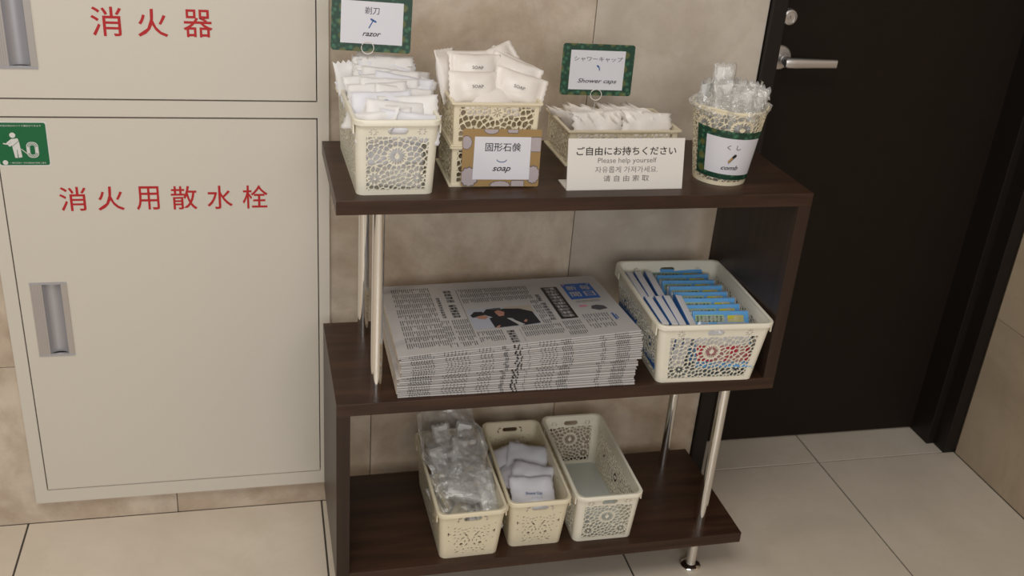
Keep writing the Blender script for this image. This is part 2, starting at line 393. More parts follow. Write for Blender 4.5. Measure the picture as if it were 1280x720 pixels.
def cab_door(z0, z1, hx0, hx1, hz0, hz1):
    # leaf with an opening for the recessed pull
    b = MB(); ya, yb = yf-.0005, YW-.0025
    X0, X1 = LX0, LX1
    for a0, a1, c0, c1 in ((X0, hx0, z0, z1), (hx1, X1, z0, z1), (hx0, hx1, z0, hz0), (hx0, hx1, hz1, z1)):
        b.box(a0, a1, ya, yb, c0, c1, 'cabinet')
    o = b.build('door', cab); rel(o, CP)
    p = MB(); w_ = hx1-hx0; gx0 = hx0+w_*.33; gx1 = hx1-w_*.16; q = .004
    p.box(hx0, hx1, ya-.0015, ya+.003, hz1-q, hz1, 'alu'); p.box(hx0, hx1, ya-.0015, ya+.003, hz0, hz0+q, 'alu')
    p.box(gx1, hx1, ya-.0018, ya+.003, hz0+q, hz1-q, 'alu_warm')
    nrib = 6
    for k in range(nrib):
        a0 = hx0+(gx0-hx0)*k/nrib; a1 = hx0+(gx0-hx0)*(k+1)/nrib
        p.box(a0+.0003, a1-.0003, ya-.0018, ya+.003, hz0+q, hz1-q, 'alu_warm')
    p.box(hx0, gx0, ya-.0012, ya+.003, hz0+q, hz1-q, 'alu')
    # curved trough
    n = 12; vv = []; ff = []
    for k in range(n+1):
        t_ = k/n; x = gx0+(gx1-gx0)*t_; d = math.sin(PI*t_)**.7*.0095
        vv += [(x, ya+.0005+d, hz0+q), (x, ya+.0005+d, hz1-q)]
    for k in range(n): ff.append((2*k, 2*k+2, 2*k+3, 2*k+1))
    p.add(vv, ff, 'alu')
    m_ = p.mesh('handle', False); hnd = link('handle', m_, o); hnd['label'] = 'recessed aluminium pull with a ribbed plate'
    return o
d_up = cab_door(.8662, 1.584, -.512, -.4495, .9145, 1.066)
d_lo = cab_door(.0885, .8325, -.5095, -.4485, .385, .5335)
def lettering(parent, items):
    for ch, cx, cz, w_, h_ in items:
        b = MB(); put_text(b, ch, cx, cz, 'red', width=w_, height=h_, bold=.006)
        b.v = [(x, yf-.0009, y) for x, y, z in b.v]; b.build('letter', parent)
lettering(d_up, [('消', -.3390, .9930, .0475, .047), ('火', -.2690, .9925, .047, .045), ('器', -.1985, .9935, .046, .045)])
n6 = '消火用散水栓'
lettering(d_lo, [(ch, -.4205+.0605*k, .6900, .0435*(.88 if ch == '用' else 1), .0440) for k, ch in enumerate(n6)])
# green sticker on the lower door
st = MB()
sx0, sx1, sz0, sz1 = -.5290, -.4480, .7490, .8270
F = lambda d: Matrix(((1, 0, 0, 0), (0, 0, 1, yf-.0007-d), (0, 1, 0, 0), (0, 0, 0, 1)))
st.prism(rrect(sx0, sx1, sz0, sz1, .004), 0, .0002, 'sticker_white', F(0))
st.prism(rrect(sx0+.002, sx1-.002, sz0+.0025, sz1-.0025, .0035), .0, .0001, 'green_sticker', F(.0003))
TF = F(.0005)
put_text(st, 'この消火栓はひとりで操作ができます', -.4895, .8195, 'sticker_white', width=.066, height=.0033, T=TF)
put_text(st, '一般社団法人 日本消防放水器具工業会', -.4835, .7555, 'sticker_white', width=.056, height=.0028, T=TF)
st.poly(disc(-.5185, .7560, .0042), 'sticker_white', TF)
def bar(mb, x0, y0, x1, y1, w_, mat, T, d=0):
    a = math.atan2(y1-y0, x1-x0); n_ = 6; pts = []
    for k in range(n_+1): t_ = a+PI/2+PI*k/n_; pts.append((x0+w_*math.cos(t_), y0+w_*math.sin(t_)))
    for k in range(n_+1): t_ = a-PI/2+PI*k/n_; pts.append((x1+w_*math.cos(t_), y1+w_*math.sin(t_)))
    mb.poly(pts, mat, T)
px = lambda u, v: (-.5290+u*.0810/690*1.0, .8270-(v-80)*.0780/590)
def P2(u, v): return px(u, v)
st.poly(disc(*P2(228, 260), .0046), 'sticker_white', TF)
st.poly([P2(u, v) for u, v in ((200, 310), (290, 300), (303, 340), (322, 545), (275, 555), (262, 440), (268, 555), (228, 555), (206, 400))], 'sticker_white', TF)
bar(st, *P2(275, 315), *P2(178, 390), .0022, 'sticker_white', F(.0007)); bar(st, *P2(215, 320), *P2(155, 362), .0019, 'sticker_white', F(.0006)); bar(st, *P2(160, 378), *P2(100, 367), .0010, 'sticker_white', F(.0007))
bar(st, *P2(300, 335), *P2(205, 408), .0003, 'green_sticker', F(.0009)); bar(st, *P2(265, 450), *P2(266, 550), .0004, 'green_sticker', F(.0009))
bar(st, *P2(322, 440), *P2(405, 512), .0006, 'sticker_white', F(.0007))
cx, cy = P2(468, 450)
for hw, mt, d in ((.0092, 'sticker_white', .0006), (.0078, 'green_sticker', .0007), (.0068, 'sticker_white', .0008), (.0057, 'green_sticker', .0009), (.0048, 'sticker_white', .0010), (.0038, 'green_sticker', .0011)):
    st.poly(rrect(cx-hw, cx+hw, cy-hw-.0045, cy+hw+.0045, hw*.85), mt, F(d))
for k in (-1, 1): bar(st, cx+k*.0066, cy-.004, cx+k*.0066, cy+.004, .0017, 'sticker_white', F(.0013))
o = st.build('sticker', d_lo); o['label'] = 'green pictogram sticker of a figure with a hose'

# ------------------------------------------------------------------ S-shaped rack
RW, RD, RT, Z0, Z1, Z2 = .78, .2859, .0227, .1101, .4611, .8130
ROT = .0119
rack = tag(empty('shelf_rack', (0, 0, 0), ROT), 'dark wood zigzag shelf rack with three shelves and chrome poles, against the marble wall', 'shelf')
def board(name, x0, x1, z0, z1, mat):
    me = MB().box(x0, x1, 0, RD, z0, z1, mat, bev=.0007).mesh(name); return link(name, me, rack)
board('shelf', 0, RW, Z2-RT, Z2, 'wood_h'); board('shelf', 0, RW, Z1-RT, Z1, 'wood_h'); board('shelf', RT, RW, Z0-RT, Z0, 'wood_h')
board('side_panel', RW-RT, RW, Z1, Z2-RT, 'wood_v'); board('side_panel', 0, RT, Z0-RT, Z1-RT, 'wood_v')
def pole(x, y, z0, z1, r=.0097):
    b = MB(); b.lathe([(r, z0), (r, z1)], 'chrome', n=40, c=(x, y))
    return b.build('pole', rack, 'auto')
PXL, PXR, PF, PB = .0683, .708, .0389, RD-.047
for y in (PF, PB):
    pole(PXL, y, Z1, Z2-RT); pole(PXR, y, Z0, Z1-RT)
def foot(x, y):
    b = MB(); b.lathe([(.0095, .010), (.0095, Z0-RT)], 'chrome', n=32, c=(x, y))
    b.lathe([(.0195, 0), (.0205, .002), (.0205, .004), (.018, .0065), (.010, .0085), (.009, .012)], 'chrome', n=40, c=(x, y))
    return b.build('foot', rack, 'auto')
for x in (.0683, PXR):
    for y in (PF+.006, PB): foot(x, y)

# ------------------------------------------------------------------ lace baskets
def lens(cx, cy, ang, L, hw, pw=.8): return ('lens', cx, cy, ang, L, hw, pw)
def petals(cx, cy, n, r0, r1, hw, a0=0, pw=.8, arc=2*PI):
    out = []
    for k in range(n):
        a = a0+arc*k/n; rm = (r0+r1)/2
        out.append(lens(cx+rm*math.cos(a), cy+rm*math.sin(a), a, (r1-r0)/2, hw, pw))
    return out
def blob(cx, cy, r): return ('lens', cx, cy, 0, r, r, .5)
def stadium(cx, cy, L, r): return ('stad', cx, cy, L, r)
def hole_d(h, X, Y):
    if h[0] == 'stad':
        _, cx, cy, L, r = h; dx = np.maximum(np.abs(X-cx)-L, 0); return np.sqrt(dx*dx+(Y-cy)**2)-r
    _, cx, cy, a, L, hw, pw = h
    c, s = math.cos(a), math.sin(a); p = (X-cx)*c+(Y-cy)*s; q = -(X-cx)*s+(Y-cy)*c
    t = np.abs(p)/L; inside = t < 1
    wv = hw*np.power(np.clip(1-t*t, 0, 1), pw)
    return np.where(inside, np.abs(q)-wv, np.sqrt(((t-1)*L)**2+q*q))
def fill(holes, x0, x1, y0, y1, step, rngs, size=(2.0, 3.4), margin=1.3, centre=None, keep=1.0):
    r = random.Random(rngs); y = y0
    while y <= y1:
        x = x0+(step/2 if int((y-y0)/step+.5) % 2 else 0)
        while x <= x1:
            L = r.uniform(*size); hw = L*r.uniform(.35, .6)
            a = math.atan2(y-centre[1], x-centre[0])+r.uniform(-.5, .5) if centre else r.uniform(0, PI)
            if r.random() < keep:
                samp = [(x+L*t*math.cos(a), y+L*t*math.sin(a)) for t in (-1, -.5, 0, .5, 1)]
                ok = all(min([float(hole_d(h, np.array(sx), np.array(sy))) for h in holes if abs(h[1]-sx) < 40 and abs(h[2]-sy) < 40] or [9]) > margin+(hw*.5 if abs(t) < .6 else 0) for (sx, sy), t in zip(samp, (-1, -.5, 0, .5, 1)))
                if ok: holes.append(lens(x, y, a, L, hw, .7))
            x += step
        y += step
    return holes
class Lace:
    """cell seeds, extra holes, solid spots and the open-work region of one face (mm)"""
    def __init__(s, x0, x1, y0, y1, seed): s.r = random.Random(seed); s.seeds = []; s.holes = []; s.solid = []; s.box = (x0, x1, y0, y1); s.zones = []; s.wall = 1.5
    def daisy(s, cx, cy, rings, hub):
        for n, rr, a0 in rings:
            if rings[0][1] == rr: s.solid.append((cx, cy, rr*1.58)); s.holes += petals(cx, cy, n, hub, rr*1.46, 2*PI*rr/n*.36, pw=.55)
            else: s.seeds += [(cx+rr*math.cos(a0+2*PI*k/n), cy+rr*math.sin(a0+2*PI*k/n)) for k in range(n)]
        s.seeds.append((cx, cy)); s.zones.append((cx, cy, rings[-1][1]+3.2))
    def fill(s, step, tries=1600):
        x0, x1, y0, y1 = s.box
        for _ in range(tries):
            x, y = s.r.uniform(x0-3, x1+3), s.r.uniform(y0-3, y1+3)
            if any((x-a)**2+(y-b)**2 < c*c for a, b, c in s.zones): continue
            if all((x-a)**2+(y-b)**2 > step*step for a, b in s.seeds): s.seeds.append((x, y))
        return s
BIG = ((18, 10, 0), (16, 20.5, .17)); MED = ((10, 7, 0), (12, 15, .2)); 
def daisy_face(W_, H_, seed):
    L = Lace(-W_*.43, W_*.43, 9, H_-25, seed); L.holes.append(stadium(0, H_-16, 9, 5.2))
    for s in (-1, 1): L.holes += petals(s*W_*.33, H_-17, 8, 2.2, 7.2, .8)
    L.daisy(0, H_*.53, BIG, 3.4)
    for s in (-1, 1): L.daisy(s*W_*.31, H_*.23, MED, 1.8)
    for s in (-1, 1): L.seeds += [(s*W_*.37, H_*.66), (s*W_*.37, H_*.55), (s*W_*.37, H_*.44)]; L.zones += [(s*W_*.37, H_*.66, 8), (s*W_*.37, H_*.55, 8), (s*W_*.37, H_*.44, 8)]
    return L.fill(5.8)
def daisy_side(L_, H_, seed):
    L = Lace(-L_*.46, L_*.46, 9, H_-24, seed)
    for k in range(3): L.daisy((k-1)*L_*.31, H_*(.44 if k % 2 else .50), BIG, 3.4)
    return L.fill(5.8, 3000)
def damask_face(W_, H_, seed):
    h = [stadium(0, H_-15, 11, 4.6)]; r = random.Random(seed)
    for s in (-1, 1):
        h += [lens(s*22, H_-12, s*-.5, 4.5, 1.5), lens(s*25, H_-19, 1.2, 3.0, 1.6)]
        h += [lens(s*42, H_*.55, 1.5, 5, 1.2), lens(s*40, H_*.55, 0, 3.2, 1.0), blob(s*42, H_*.72, 1.3), blob(s*41, H_*.4, 1.3)]
        h += [blob(s*18, H_*.30, 2.9), lens(s*9, H_*.50, s*.9, 5.5, 1.5), lens(s*15, H_*.44, s*-.5, 4.5, 1.4), lens(s*25, H_*.13, s*-.3, 5, 1.3), lens(s*8, H_*.28, s*-.8, 4, 1.3)]
    pts = [(q[1], q[2]) for q in h]; r = random.Random(seed)
    for _ in range(1500):
        x = r.uniform(2.5, 31); y = r.uniform(.10, .68)*H_
        if abs(y-H_*.4) > H_*.3 and x < 6: continue
        if all((x-a_)**2+(y-c_)**2 > (6.4 if i >= 12 else 7.2)**2 for i, (a_, c_) in enumerate(pts)):
            pts.append((x, y)); L = r.uniform(1.8, 3.3); an = math.atan2(y-H_*.36, x-15)+PI/2+r.uniform(-.5, .5)
            for s in (-1, 1): h.append(lens(s*x, y, an if s > 0 else PI-an, L, r.uniform(.8, 1.25)))
    return h
def damask_side(L_, H_, seed):
    h = []
    for cx in (-L_*.3, 0, L_*.3):
        for q in damask_face(100, H_, seed)[1:]: 
            if abs(q[1]) < 32: h.append((q[0], q[1]*1.0+cx, q[2], *q[3:]))
    return h
def box_face_old(W_, H_, seed):
    h = petals(0, H_-13, 8, 1.8, 7.5, .9)
    for s in (-1, 1):
        h += petals(s*W_*.29, H_*.20, 9, 5, 18, 2.0, a0=0, arc=PI*1.125)
        h += petals(s*W_*.29, H_*.20, 8, 20.5, 31, 2.9, a0=.2, arc=PI*1.0)
    return fill(h, -W_*.44, W_*.44, 6, H_-8, 5.6, seed, size=(2.0, 3.4), margin=1.1, centre=(0, 0))
def box_face(W_, H_, seed):
    L = Lace(-W_*.455, W_*.455, 6, H_-6, seed); L.holes += petals(0, H_-14, 8, 1.8, 7.8, .95); L.solid.append((0, H_-14, 10.5))
    n = 2 if W_ < 150 else 3
    for k in range(n): L.daisy((k-(n-1)/2)*W_*(.56 if n == 2 else .33), H_*.22, ((12, 10, 0), (14, 21, .2)), 3.0)
    L.wall = 1.7
    return L.fill(6.6)
def lace_mesh(name, W0, W1, L0, L1, H, r0, fronts, sides, cell=1.55, th=1.6, mat='cream', back=True):
    """W/L in mm at bottom (0) and top (1); holes per face in mm; returns a thin pierced shell"""
    r = r0
    Wm, Lm = (W0+W1)/2, (L0+L1)/2
    segs = []   # (length, function)
    a, b_ = Wm/2-r, Lm/2-r; q = PI*r/2
    lens_ = [a, q, 2*b_, q, 2*a, q, 2*b_, q, a]; P_ = sum(lens_); cum = np.cumsum([0]+lens_)
    nu = int(P_/cell); nv = int(H/cell)
    U = np.linspace(0, P_, nu+1); V = np.linspace(0, H, nv+1)
    def ref(u):
        cx = np.zeros_like(u); cy = np.zeros_like(u); nx = np.zeros_like(u); ny = np.zeros_like(u)
        core = [((0, -1), (1, -1)), ((1, -1),)*2, ((1, -1), (1, 1)), ((1, 1),)*2, ((1, 1), (-1, 1)), ((-1, 1),)*2, ((-1, 1), (-1, -1)), ((-1, -1),)*2, ((-1, -1), (0, -1))]
        ang = [(-90, -90), (-90, 0), (0, 0), (0, 90), (90, 90), (90, 180), (180, 180), (180, 270), (270, 270)]
        for i in range(9):
            mk = (u >= cum[i]-1e-6) & (u <= cum[i+1]+1e-6); t = (u[mk]-cum[i])/max(lens_[i], 1e-9)
            cx[mk] = core[i][0][0]*(1-t)+core[i][1][0]*t; cy[mk] = core[i][0][1]*(1-t)+core[i][1][1]*t
            g_ = np.radians(ang[i][0]*(1-t)+ang[i][1]*t); nx[mk] = np.cos(g_); ny[mk] = np.sin(g_)
        return cx, cy, nx, ny
    def pos(u, v, off):
        cx, cy, nx, ny = ref(u); t = v/H
        A = (W0+(W1-W0)*t)/2-r; B = (L0+(L1-L0)*t)/2-r
        return np.stack([cx*A+nx*(r+off), cy*B+ny*(r+off), v], 1)*.001
    X, Y = np.meshgrid(U, V, indexing='ij')
    F_ = np.full(X.shape, 5.0)
    cen = [(0, fronts), (a+q+b_, sides), (a+q+2*b_+q+a, fronts if back else []), (a+q+2*b_+q+2*a+q+b_, sides), (P_, fronts)]
    for c_, hl in cen:
        if isinstance(hl, Lace):
            d1 = np.full(X.shape, 99.0); d2 = d1.copy()
            for sx, sy in hl.seeds:
                i0, i1 = np.searchsorted(U, (c_+sx-15, c_+sx+15)); j0, j1 = np.searchsorted(V, (sy-15, sy+15))
                if i1 <= i0 or j1 <= j0: continue
                d = np.hypot(X[i0:i1, j0:j1]-c_-sx, Y[i0:i1, j0:j1]-sy); A1_ = d1[i0:i1, j0:j1]; A2_ = d2[i0:i1, j0:j1]
                n2 = np.minimum(A2_, np.maximum(A1_, d)); d1[i0:i1, j0:j1] = np.minimum(A1_, d); d2[i0:i1, j0:j1] = n2
            x0, x1, y0, y1 = hl.box
            reg = np.maximum(np.maximum(x0-(X-c_), X-c_-x1), np.maximum(y0-Y, Y-y1))
            Fv = np.where(d1 > 90, 5.0, hl.wall-(d2-d1))
            Fv = np.maximum(Fv, reg)
            for sx, sy, sr in hl.solid: Fv = np.maximum(Fv, sr-np.hypot(X-c_-sx, Y-sy))
            F_ = np.minimum(F_, Fv); hl = hl.holes
        for h in hl:
            rad = (h[3]+h[4]+3) if h[0] == 'stad' else h[4]+4
            i0 = np.searchsorted(U, c_+h[1]-rad); i1 = np.searchsorted(U, c_+h[1]+rad)
            j0 = np.searchsorted(V, h[2]-rad); j1 = np.searchsorted(V, h[2]+rad)
            if i1 <= i0 or j1 <= j0: continue
            d = hole_d(h, X[i0:i1, j0:j1]-c_, Y[i0:i1, j0:j1]); F_[i0:i1, j0:j1] = np.minimum(F_[i0:i1, j0:j1], d)
    F_ = np.where(np.abs(F_) < 1e-4, 1e-4, F_)
    ny_ = nv+1; idx = np.arange((nu+1)*ny_).reshape(nu+1, ny_)
    a_, b2, c2, d2 = idx[:-1, :-1].ravel(), idx[1:, :-1].ravel(), idx[1:, 1:].ravel(), idx[:-1, 1:].ravel()
    T_ = np.concatenate([np.stack([a_, b2, c2], 1), np.stack([a_, c2, d2], 1)])
    f = F_.ravel(); uu = X.ravel(); vv = Y.ravel(); ins = f > 0
    cnt = ins[T_].sum(1); full = T_[cnt == 3]
    N0 = len(f); keys = []
    def ek(p, q_): lo = np.minimum(p, q_); hi = np.maximum(p, q_); return lo.astype(np.int64)*N0+hi
    tri1 = []; 
    one = T_[cnt == 1]; k = ins[one].argmax(1); rr = np.arange(len(one))
    A1, B1, C1 = one[rr, k], one[rr, (k+1) % 3], one[rr, (k+2) % 3]
    two = T_[cnt == 2]; k = (~ins[two]).argmax(1); rr = np.arange(len(two))
    O2, A2, B2 = two[rr, k], two[rr, (k+1) % 3], two[rr, (k+2) % 3]
    e1, e2, e3, e4 = ek(A1, B1), ek(A1, C1), ek(O2, A2), ek(O2, B2)
    allk, inv = np.unique(np.concatenate([e1, e2, e3, e4]), return_inverse=True)
    lo, hi = allk//N0, allk % N0; t = f[lo]/(f[lo]-f[hi])
    eu = uu[lo]+(uu[hi]-uu[lo])*t; ev = vv[lo]+(vv[hi]-vv[lo])*t
    inv = inv.ravel()+N0; s1 = len(e1); s2 = s1+len(e2); s3 = s2+len(e3)
    E1, E2, E3, E4 = inv[:s1], inv[s1:s2], inv[s2:s3], inv[s3:]
    tris = np.concatenate([full, np.stack([A1, E1, E2], 1), np.stack([A2, B2, E4], 1), np.stack([A2, E4, E3], 1)])
    bs = np.concatenate([np.stack([E1, E2], 1), np.stack([E4, E3], 1)])
    allu = np.concatenate([uu, eu]); allv = np.concatenate([vv, ev])
    used, inv2 = np.unique(tris, return_inverse=True); inv2 = inv2.reshape(tris.shape)
    mp = -np.ones(len(allu), int); mp[used] = np.arange(len(used)); bs = mp[bs]
    n = len(used); po = pos(allu[used], allv[used], 0); pi_ = pos(allu[used], allv[used], -th)
    verts = np.concatenate([po, pi_])
    side = np.concatenate([np.stack([bs[:, 0], bs[:, 1], bs[:, 1]+n], 1), np.stack([bs[:, 0], bs[:, 1]+n, bs[:, 0]+n], 1)])
    F3 = np.concatenate([inv2, inv2[:, ::-1]+n, side]).astype(np.int32)
    me = bpy.data.meshes.new(name)
    me.vertices.add(len(verts)); me.vertices.foreach_set('co', verts.ravel().astype(np.float32))
    me.loops.add(F3.size); me.loops.foreach_set('vertex_index', F3.ravel())
    me.polygons.add(len(F3)); me.polygons.foreach_set('loop_start', np.arange(0, F3.size, 3, dtype=np.int32))
    me.materials.append(M[mat]); me.update(calc_edges=True); me.validate()
    return me
def rr_ring(w, l, r, n=6): return rrect(-w/2, w/2, -l/2, l/2, r, n)
def sweep_ring(mb, secs, mat, r, n=6):
    """secs: list of (w, l, z) loops joined in order"""
    loops = [[(x, y, z) for x, y in rr_ring(w, l, r, n)] for w, l, z in secs]; k = len(loops[0])
    v = [p for lp in loops for p in lp]; f = []
    for i in range(len(loops)-1):
        for j in range(k): f.append((i*k+j, i*k+(j+1) % k, (i+1)*k+(j+1) % k, (i+1)*k+j))
    mb.add(v, f, mat)
def make_basket(kind, W0, W1, L0, L1, H, mat, seed):
    """dimensions in m; origin at base centre"""
    root = empty('lace_basket')
    mm = lambda v: v*1000
    Wm, Lm = mm((W0+W1)/2), mm((L0+L1)/2)
    if kind == 'daisy': fr_, sd_ = daisy_face(Wm-14, mm(H), seed), daisy_side(Lm-14, mm(H), seed+1)
    elif kind == 'damask': fr_, sd_ = damask_face(Wm-10, mm(H), seed), damask_side(Lm-20, mm(H), seed+1)
    else: fr_, sd_ = box_face(Wm-6, mm(H), seed), box_face(Lm-6, mm(H), seed+1)
    r = .012 if kind != 'box' else .003
    me = lace_mesh('lace_wall', mm(W0), mm(W1), mm(L0), mm(L1), mm(H), mm(r), fr_, sd_, mat=mat)
    link('lace_wall', me, root)
    b = MB()
    b.prism(rr_ring(W0-.001, L0-.001, r), 0, .002, 'base_plate' if kind == 'daisy' else mat)
    b.build('base', root)
    b = MB(); o_ = .0035; d = .007
    if kind == 'box':
        sweep_ring(b, [(W1-.003, L1-.003, H-.002), (W1-.003, L1-.003, H+.0006), (W1+.008, L1+.008, H+.0006), (W1+.008, L1+.008, H-.0018), (W1-.001, L1-.001, H-.0022)], mat, .003)
        sweep_ring(b, [(W0-.002, L0-.002, .0025), (W0+.008, L0+.008, .0022), (W0+.008, L0+.008, 0), (W0-.002, L0-.002, 0)], mat, .003)
    else:
        sweep_ring(b, [(W1-.004, L1-.004, H-.003), (W1-.004, L1-.004, H+.0006), (W1-.002, L1-.002, H+.0014), (W1+2*o_-.002, L1+2*o_-.002, H+.0014), (W1+2*o_, L1+2*o_, H), (W1+2*o_-.0005, L1+2*o_-.0005, H-d), (W1+2*o_-.003, L1+2*o_-.003, H-d), (W1+2*o_-.003, L1+2*o_-.003, H-.001), (W1, L1, H-.001)], mat, r+o_)
        for sx in (-1, 1):
            for sy in (-1, 1):     # ears: short skirts at the four corners of the rim
                x = sx*(W1/2+.0012); y = sy*(L1/2-.020)
                xx = sx*(W1/2+.0034); b.box(min(x, xx), max(x, xx), y-.010, y+.012, H-.022, H-.004, mat)
    b.build('rim', root, 'auto')
    return root
GB = 'pierced lace-pattern plastic baskets'
b_r = make_basket('daisy', .116, .123, .236, .262, .1185, 'cream', 3)
b_r.location = (.0865, .1425, Z2); b_r.rotation_euler.z = .03
tag(b_r, 'cream lace plastic basket full of white razor packets on the top shelf', 'basket', GB)
b_3 = copy_tree(b_r); b_3.location = (.5010, .150, Z0); b_3.rotation_euler.z = .0; b_3.scale = (1, 1.03, .94)
tag(b_3, 'empty cream lace basket with daisy cutouts on the bottom shelf', 'basket', GB)
b_1 = make_basket('damask', .108, .122, .238, .262, .108, 'cream2', 5)
b_1.location = (.2385, .136, Z0); b_1.rotation_euler.z = .02
tag(b_1, 'cream scroll-cut basket full of clear wrapped combs on the bottom shelf', 'basket', GB)
b_2 = copy_tree(b_1); b_2.location = (.3695, .150, Z0); b_2.rotation_euler.z = -.005; b_2.scale = (.93, 1.0, 1)
tag(b_2, 'cream scroll-cut basket holding a few shower cap packets, middle one on the bottom shelf', 'basket', GB)
b_b = make_basket('daisy', .180, .206, .238, .262, .1185, 'cream', 11)
b_b.location = (.6480, .1290, Z1); b_b.rotation_euler.z = -.03
tag(b_b, 'wide cream lace basket of toothbrush packets on the middle shelf', 'basket', GB)
b_s = make_basket('box', .132, .134, .122, .126, .0640, 'cream2', 21)
b_s.location = (.2465, .121, Z2)
tag(b_s, 'square-cornered ivory lace tray behind the tan soap card, lower of two', 'tray', 'square-cornered lace trays')
b_s2 = copy_tree(b_s); b_s2.location = (.2465, .121, Z2+.0650); b_s2.scale = (1, 1, 1.06)
tag(b_s2, 'square-cornered ivory lace tray heaped with soap packets, upper of two', 'tray', 'square-cornered lace trays')
b_c = make_basket('box', .194, .196, .126, .130, .0610, 'cream2', 25)
b_c.location = (.4905, .2180, Z2); b_c.rotation_euler.z = .02
tag(b_c, 'low wide ivory lace tray of shower cap packets behind the white notice', 'tray', 'square-cornered lace trays')

# round tub for the combs
BX, BY, BH, BR0, BR1 = .6445, .0915, .128, .0440, .0615
tub = tag(empty('lace_tub', (BX, BY, Z2)), 'round ivory lace tub with a green bordered comb card', 'tub')
Pm = 2*PI*(BR0+BR1)/2*1000
hl = Lace(-Pm/2+.1, Pm/2-.1, 7, BH*1000-5, 9)
for k in range(5):
    c_ = (k-2)*Pm/5; hl.daisy(c_, 98, BIG, 3); hl.daisy(c_+(Pm/10 if k < 4 else -Pm*.9), 46, BIG, 3)
hl.fill(5.6, 2500); hl.wall = 1.3
me = lace_mesh('lace_wall', 2000*BR0, 2000*BR1, 2000*BR0, 2000*BR1, BH*1000, 1000*BR0-.3, hl, [], mat='cream2', back=False)
# remap the wall onto a true cone
n_ = len(me.vertices); co = np.empty(n_*3, np.float32); me.vertices.foreach_get('co', co); co = co.reshape(-1, 3)
ang = np.arctan2(co[:, 1], co[:, 0]); tt = co[:, 2]/BH; half = np.arange(n_) >= n_//2
Rr = BR0+(BR1-BR0)*tt-np.where(half, .0016, 0); co[:, 0] = Rr*np.cos(ang); co[:, 1] = Rr*np.sin(ang)
me.vertices.foreach_set('co', co.ravel()); me.update()
link('lace_wall', me, tub)
b = MB(); b.lathe([(BR0-.001, 0), (BR0, .003)], 'cream2', n=48); b.build('base', tub, 'auto')
b = MB(); rp = [(BR1-.0016, BH-.002), (BR1-.0016, BH+.0006), (BR1+.0008, BH+.0006), (BR1+.0008, BH-.002), (BR1, BH-.002)]
vv = []; ff = []
for r_, z_ in rp:
    for k in range(64): a = 2*PI*k/64; vv.append((r_*math.cos(a), r_*math.sin(a), z_+.0025*math.cos(3*a+1)))
for i in range(len(rp)-1):
    for k in range(64): ff.append((i*64+k, i*64+(k+1) % 64, (i+1)*64+(k+1) % 64, (i+1)*64+k))
b.add(vv, ff, 'cream2'); b.build('rim', tub, 'auto')

# ------------------------------------------------------------------ cards
def flower_text(mb, T, lines): 
    for txt, cx, cy, mat, w_, h_, bold, shear in lines: put_text(mb, txt, cx, cy, mat, width=w_, height=h_, T=T, bold=bold, shear=shear)
def card(name, Wc, Hc, border, iw, ih, idx, idy, T):
    """border plate and white inner sheet, lying in T's xy plane facing +z"""
    b = MB(); b.prism(rrect(-Wc/2, Wc/2, -Hc/2, Hc/2, .005), -.0008, 0, border)
    p = MB(); p.prism([(idx-iw/2, idy-ih/2), (idx+iw/2, idy-ih/2), (idx+iw/2, idy+ih/2), (idx-iw/2, idy+ih/2)], .0001, .0003, 'card_white')
    return b, p
def stand_card(label, loc, tilt, yaw, roll, Wc, Hc, iw, ih, idx, idy, draw):
    root = empty('label_card', loc); root.rotation_mode = 'XYZ'
    root.matrix_world = Matrix.Translation(loc) @ Matrix.Rotation(yaw, 4, 'Z') @ Matrix.Rotation(PI/2-tilt, 4, 'X') @ Matrix.Rotation(roll, 4, 'Z')
    b, p = card('c', Wc, Hc, 'card_green', iw, ih, idx, idy, None)
    b.build('border', root); draw(p); p.build('printed_sheet', root)
    tag(root, label, 'sign', 'green bordered label cards'); return root
def dr_razor(p):
    Z = Matrix.Translation((0, 0, .0006))
    put_text(p, '剃刀', .000, .0195, 'ink_mid', width=.0225, T=Z)
    bar(p, -.004, -.0065, .002, .0045, .0008, 'ink_blue', Z); bar(p, -.0010, .0065, .006, .0030, .0014, 'ink_blue', Z)
    put_text(p, 'razor', .0005, -.0165, 'ink', width=.0285, height=.0055, T=Z, bold=.012, shear=.35)
def dr_cap(p):
    Z = Matrix.Translation((0, 0, .0006))
    put_text(p, 'シャワーキャップ', 0, .0185, 'ink_mid', width=.086, height=.008, T=Z)
    p.poly([(-.002, .0085), (.001, .008), (.0035, .004), (.004, -.001), (.002, -.0005), (.0022, .003), (-.0025, .0065)], 'ink_blue', Z)
    put_text(p, 'Shower caps', .001, -.0195, 'ink', width=.070, height=.0095, T=Z, bold=.008, shear=.3)
stand_card('green bordered razor card held above the razor basket', (.0685, .190, 1.0327), .10, 0, -.035, .124, .086, .096, .064, .0005, .001, dr_razor)
stand_card('green bordered shower caps card held above the low wide tray', (.4570, .230, .9570), .06, 0, -.012, .128, .087, .097, .0665, -.001, -.0005, dr_cap)
def clip(label, x, y, zc, zb, lean):
    root = empty('card_clip', (x, y, zb))
    b = MB(); b.tube([(.0095*math.cos(2*PI*k/28), -.003-.0012*math.cos(2*PI*k/28), zc-zb+.0095*math.sin(2*PI*k/28)) for k in range(28)], .0008, 'acrylic_white', n=6, closed=True)
    b.build('ring', root, True)
    b = MB(); b.tube([(0, 0, 0), (0, -.001, zc-zb-.0095)], .0010, 'clear_plastic', n=8); b.tube([(.012, .0, 0), (.012, .001, zc-zb-.012)], .0006, 'clear_plastic', n=6); b.build('stem', root, True)
    tag(root, label, 'card holder', 'ring-topped card holders')
clip('ring-topped holder gripping the razor card', .0620, .187, .9965, .88, 0)
clip('ring-topped holder gripping the shower caps card', .4565, .226, .9160, .83, 0)

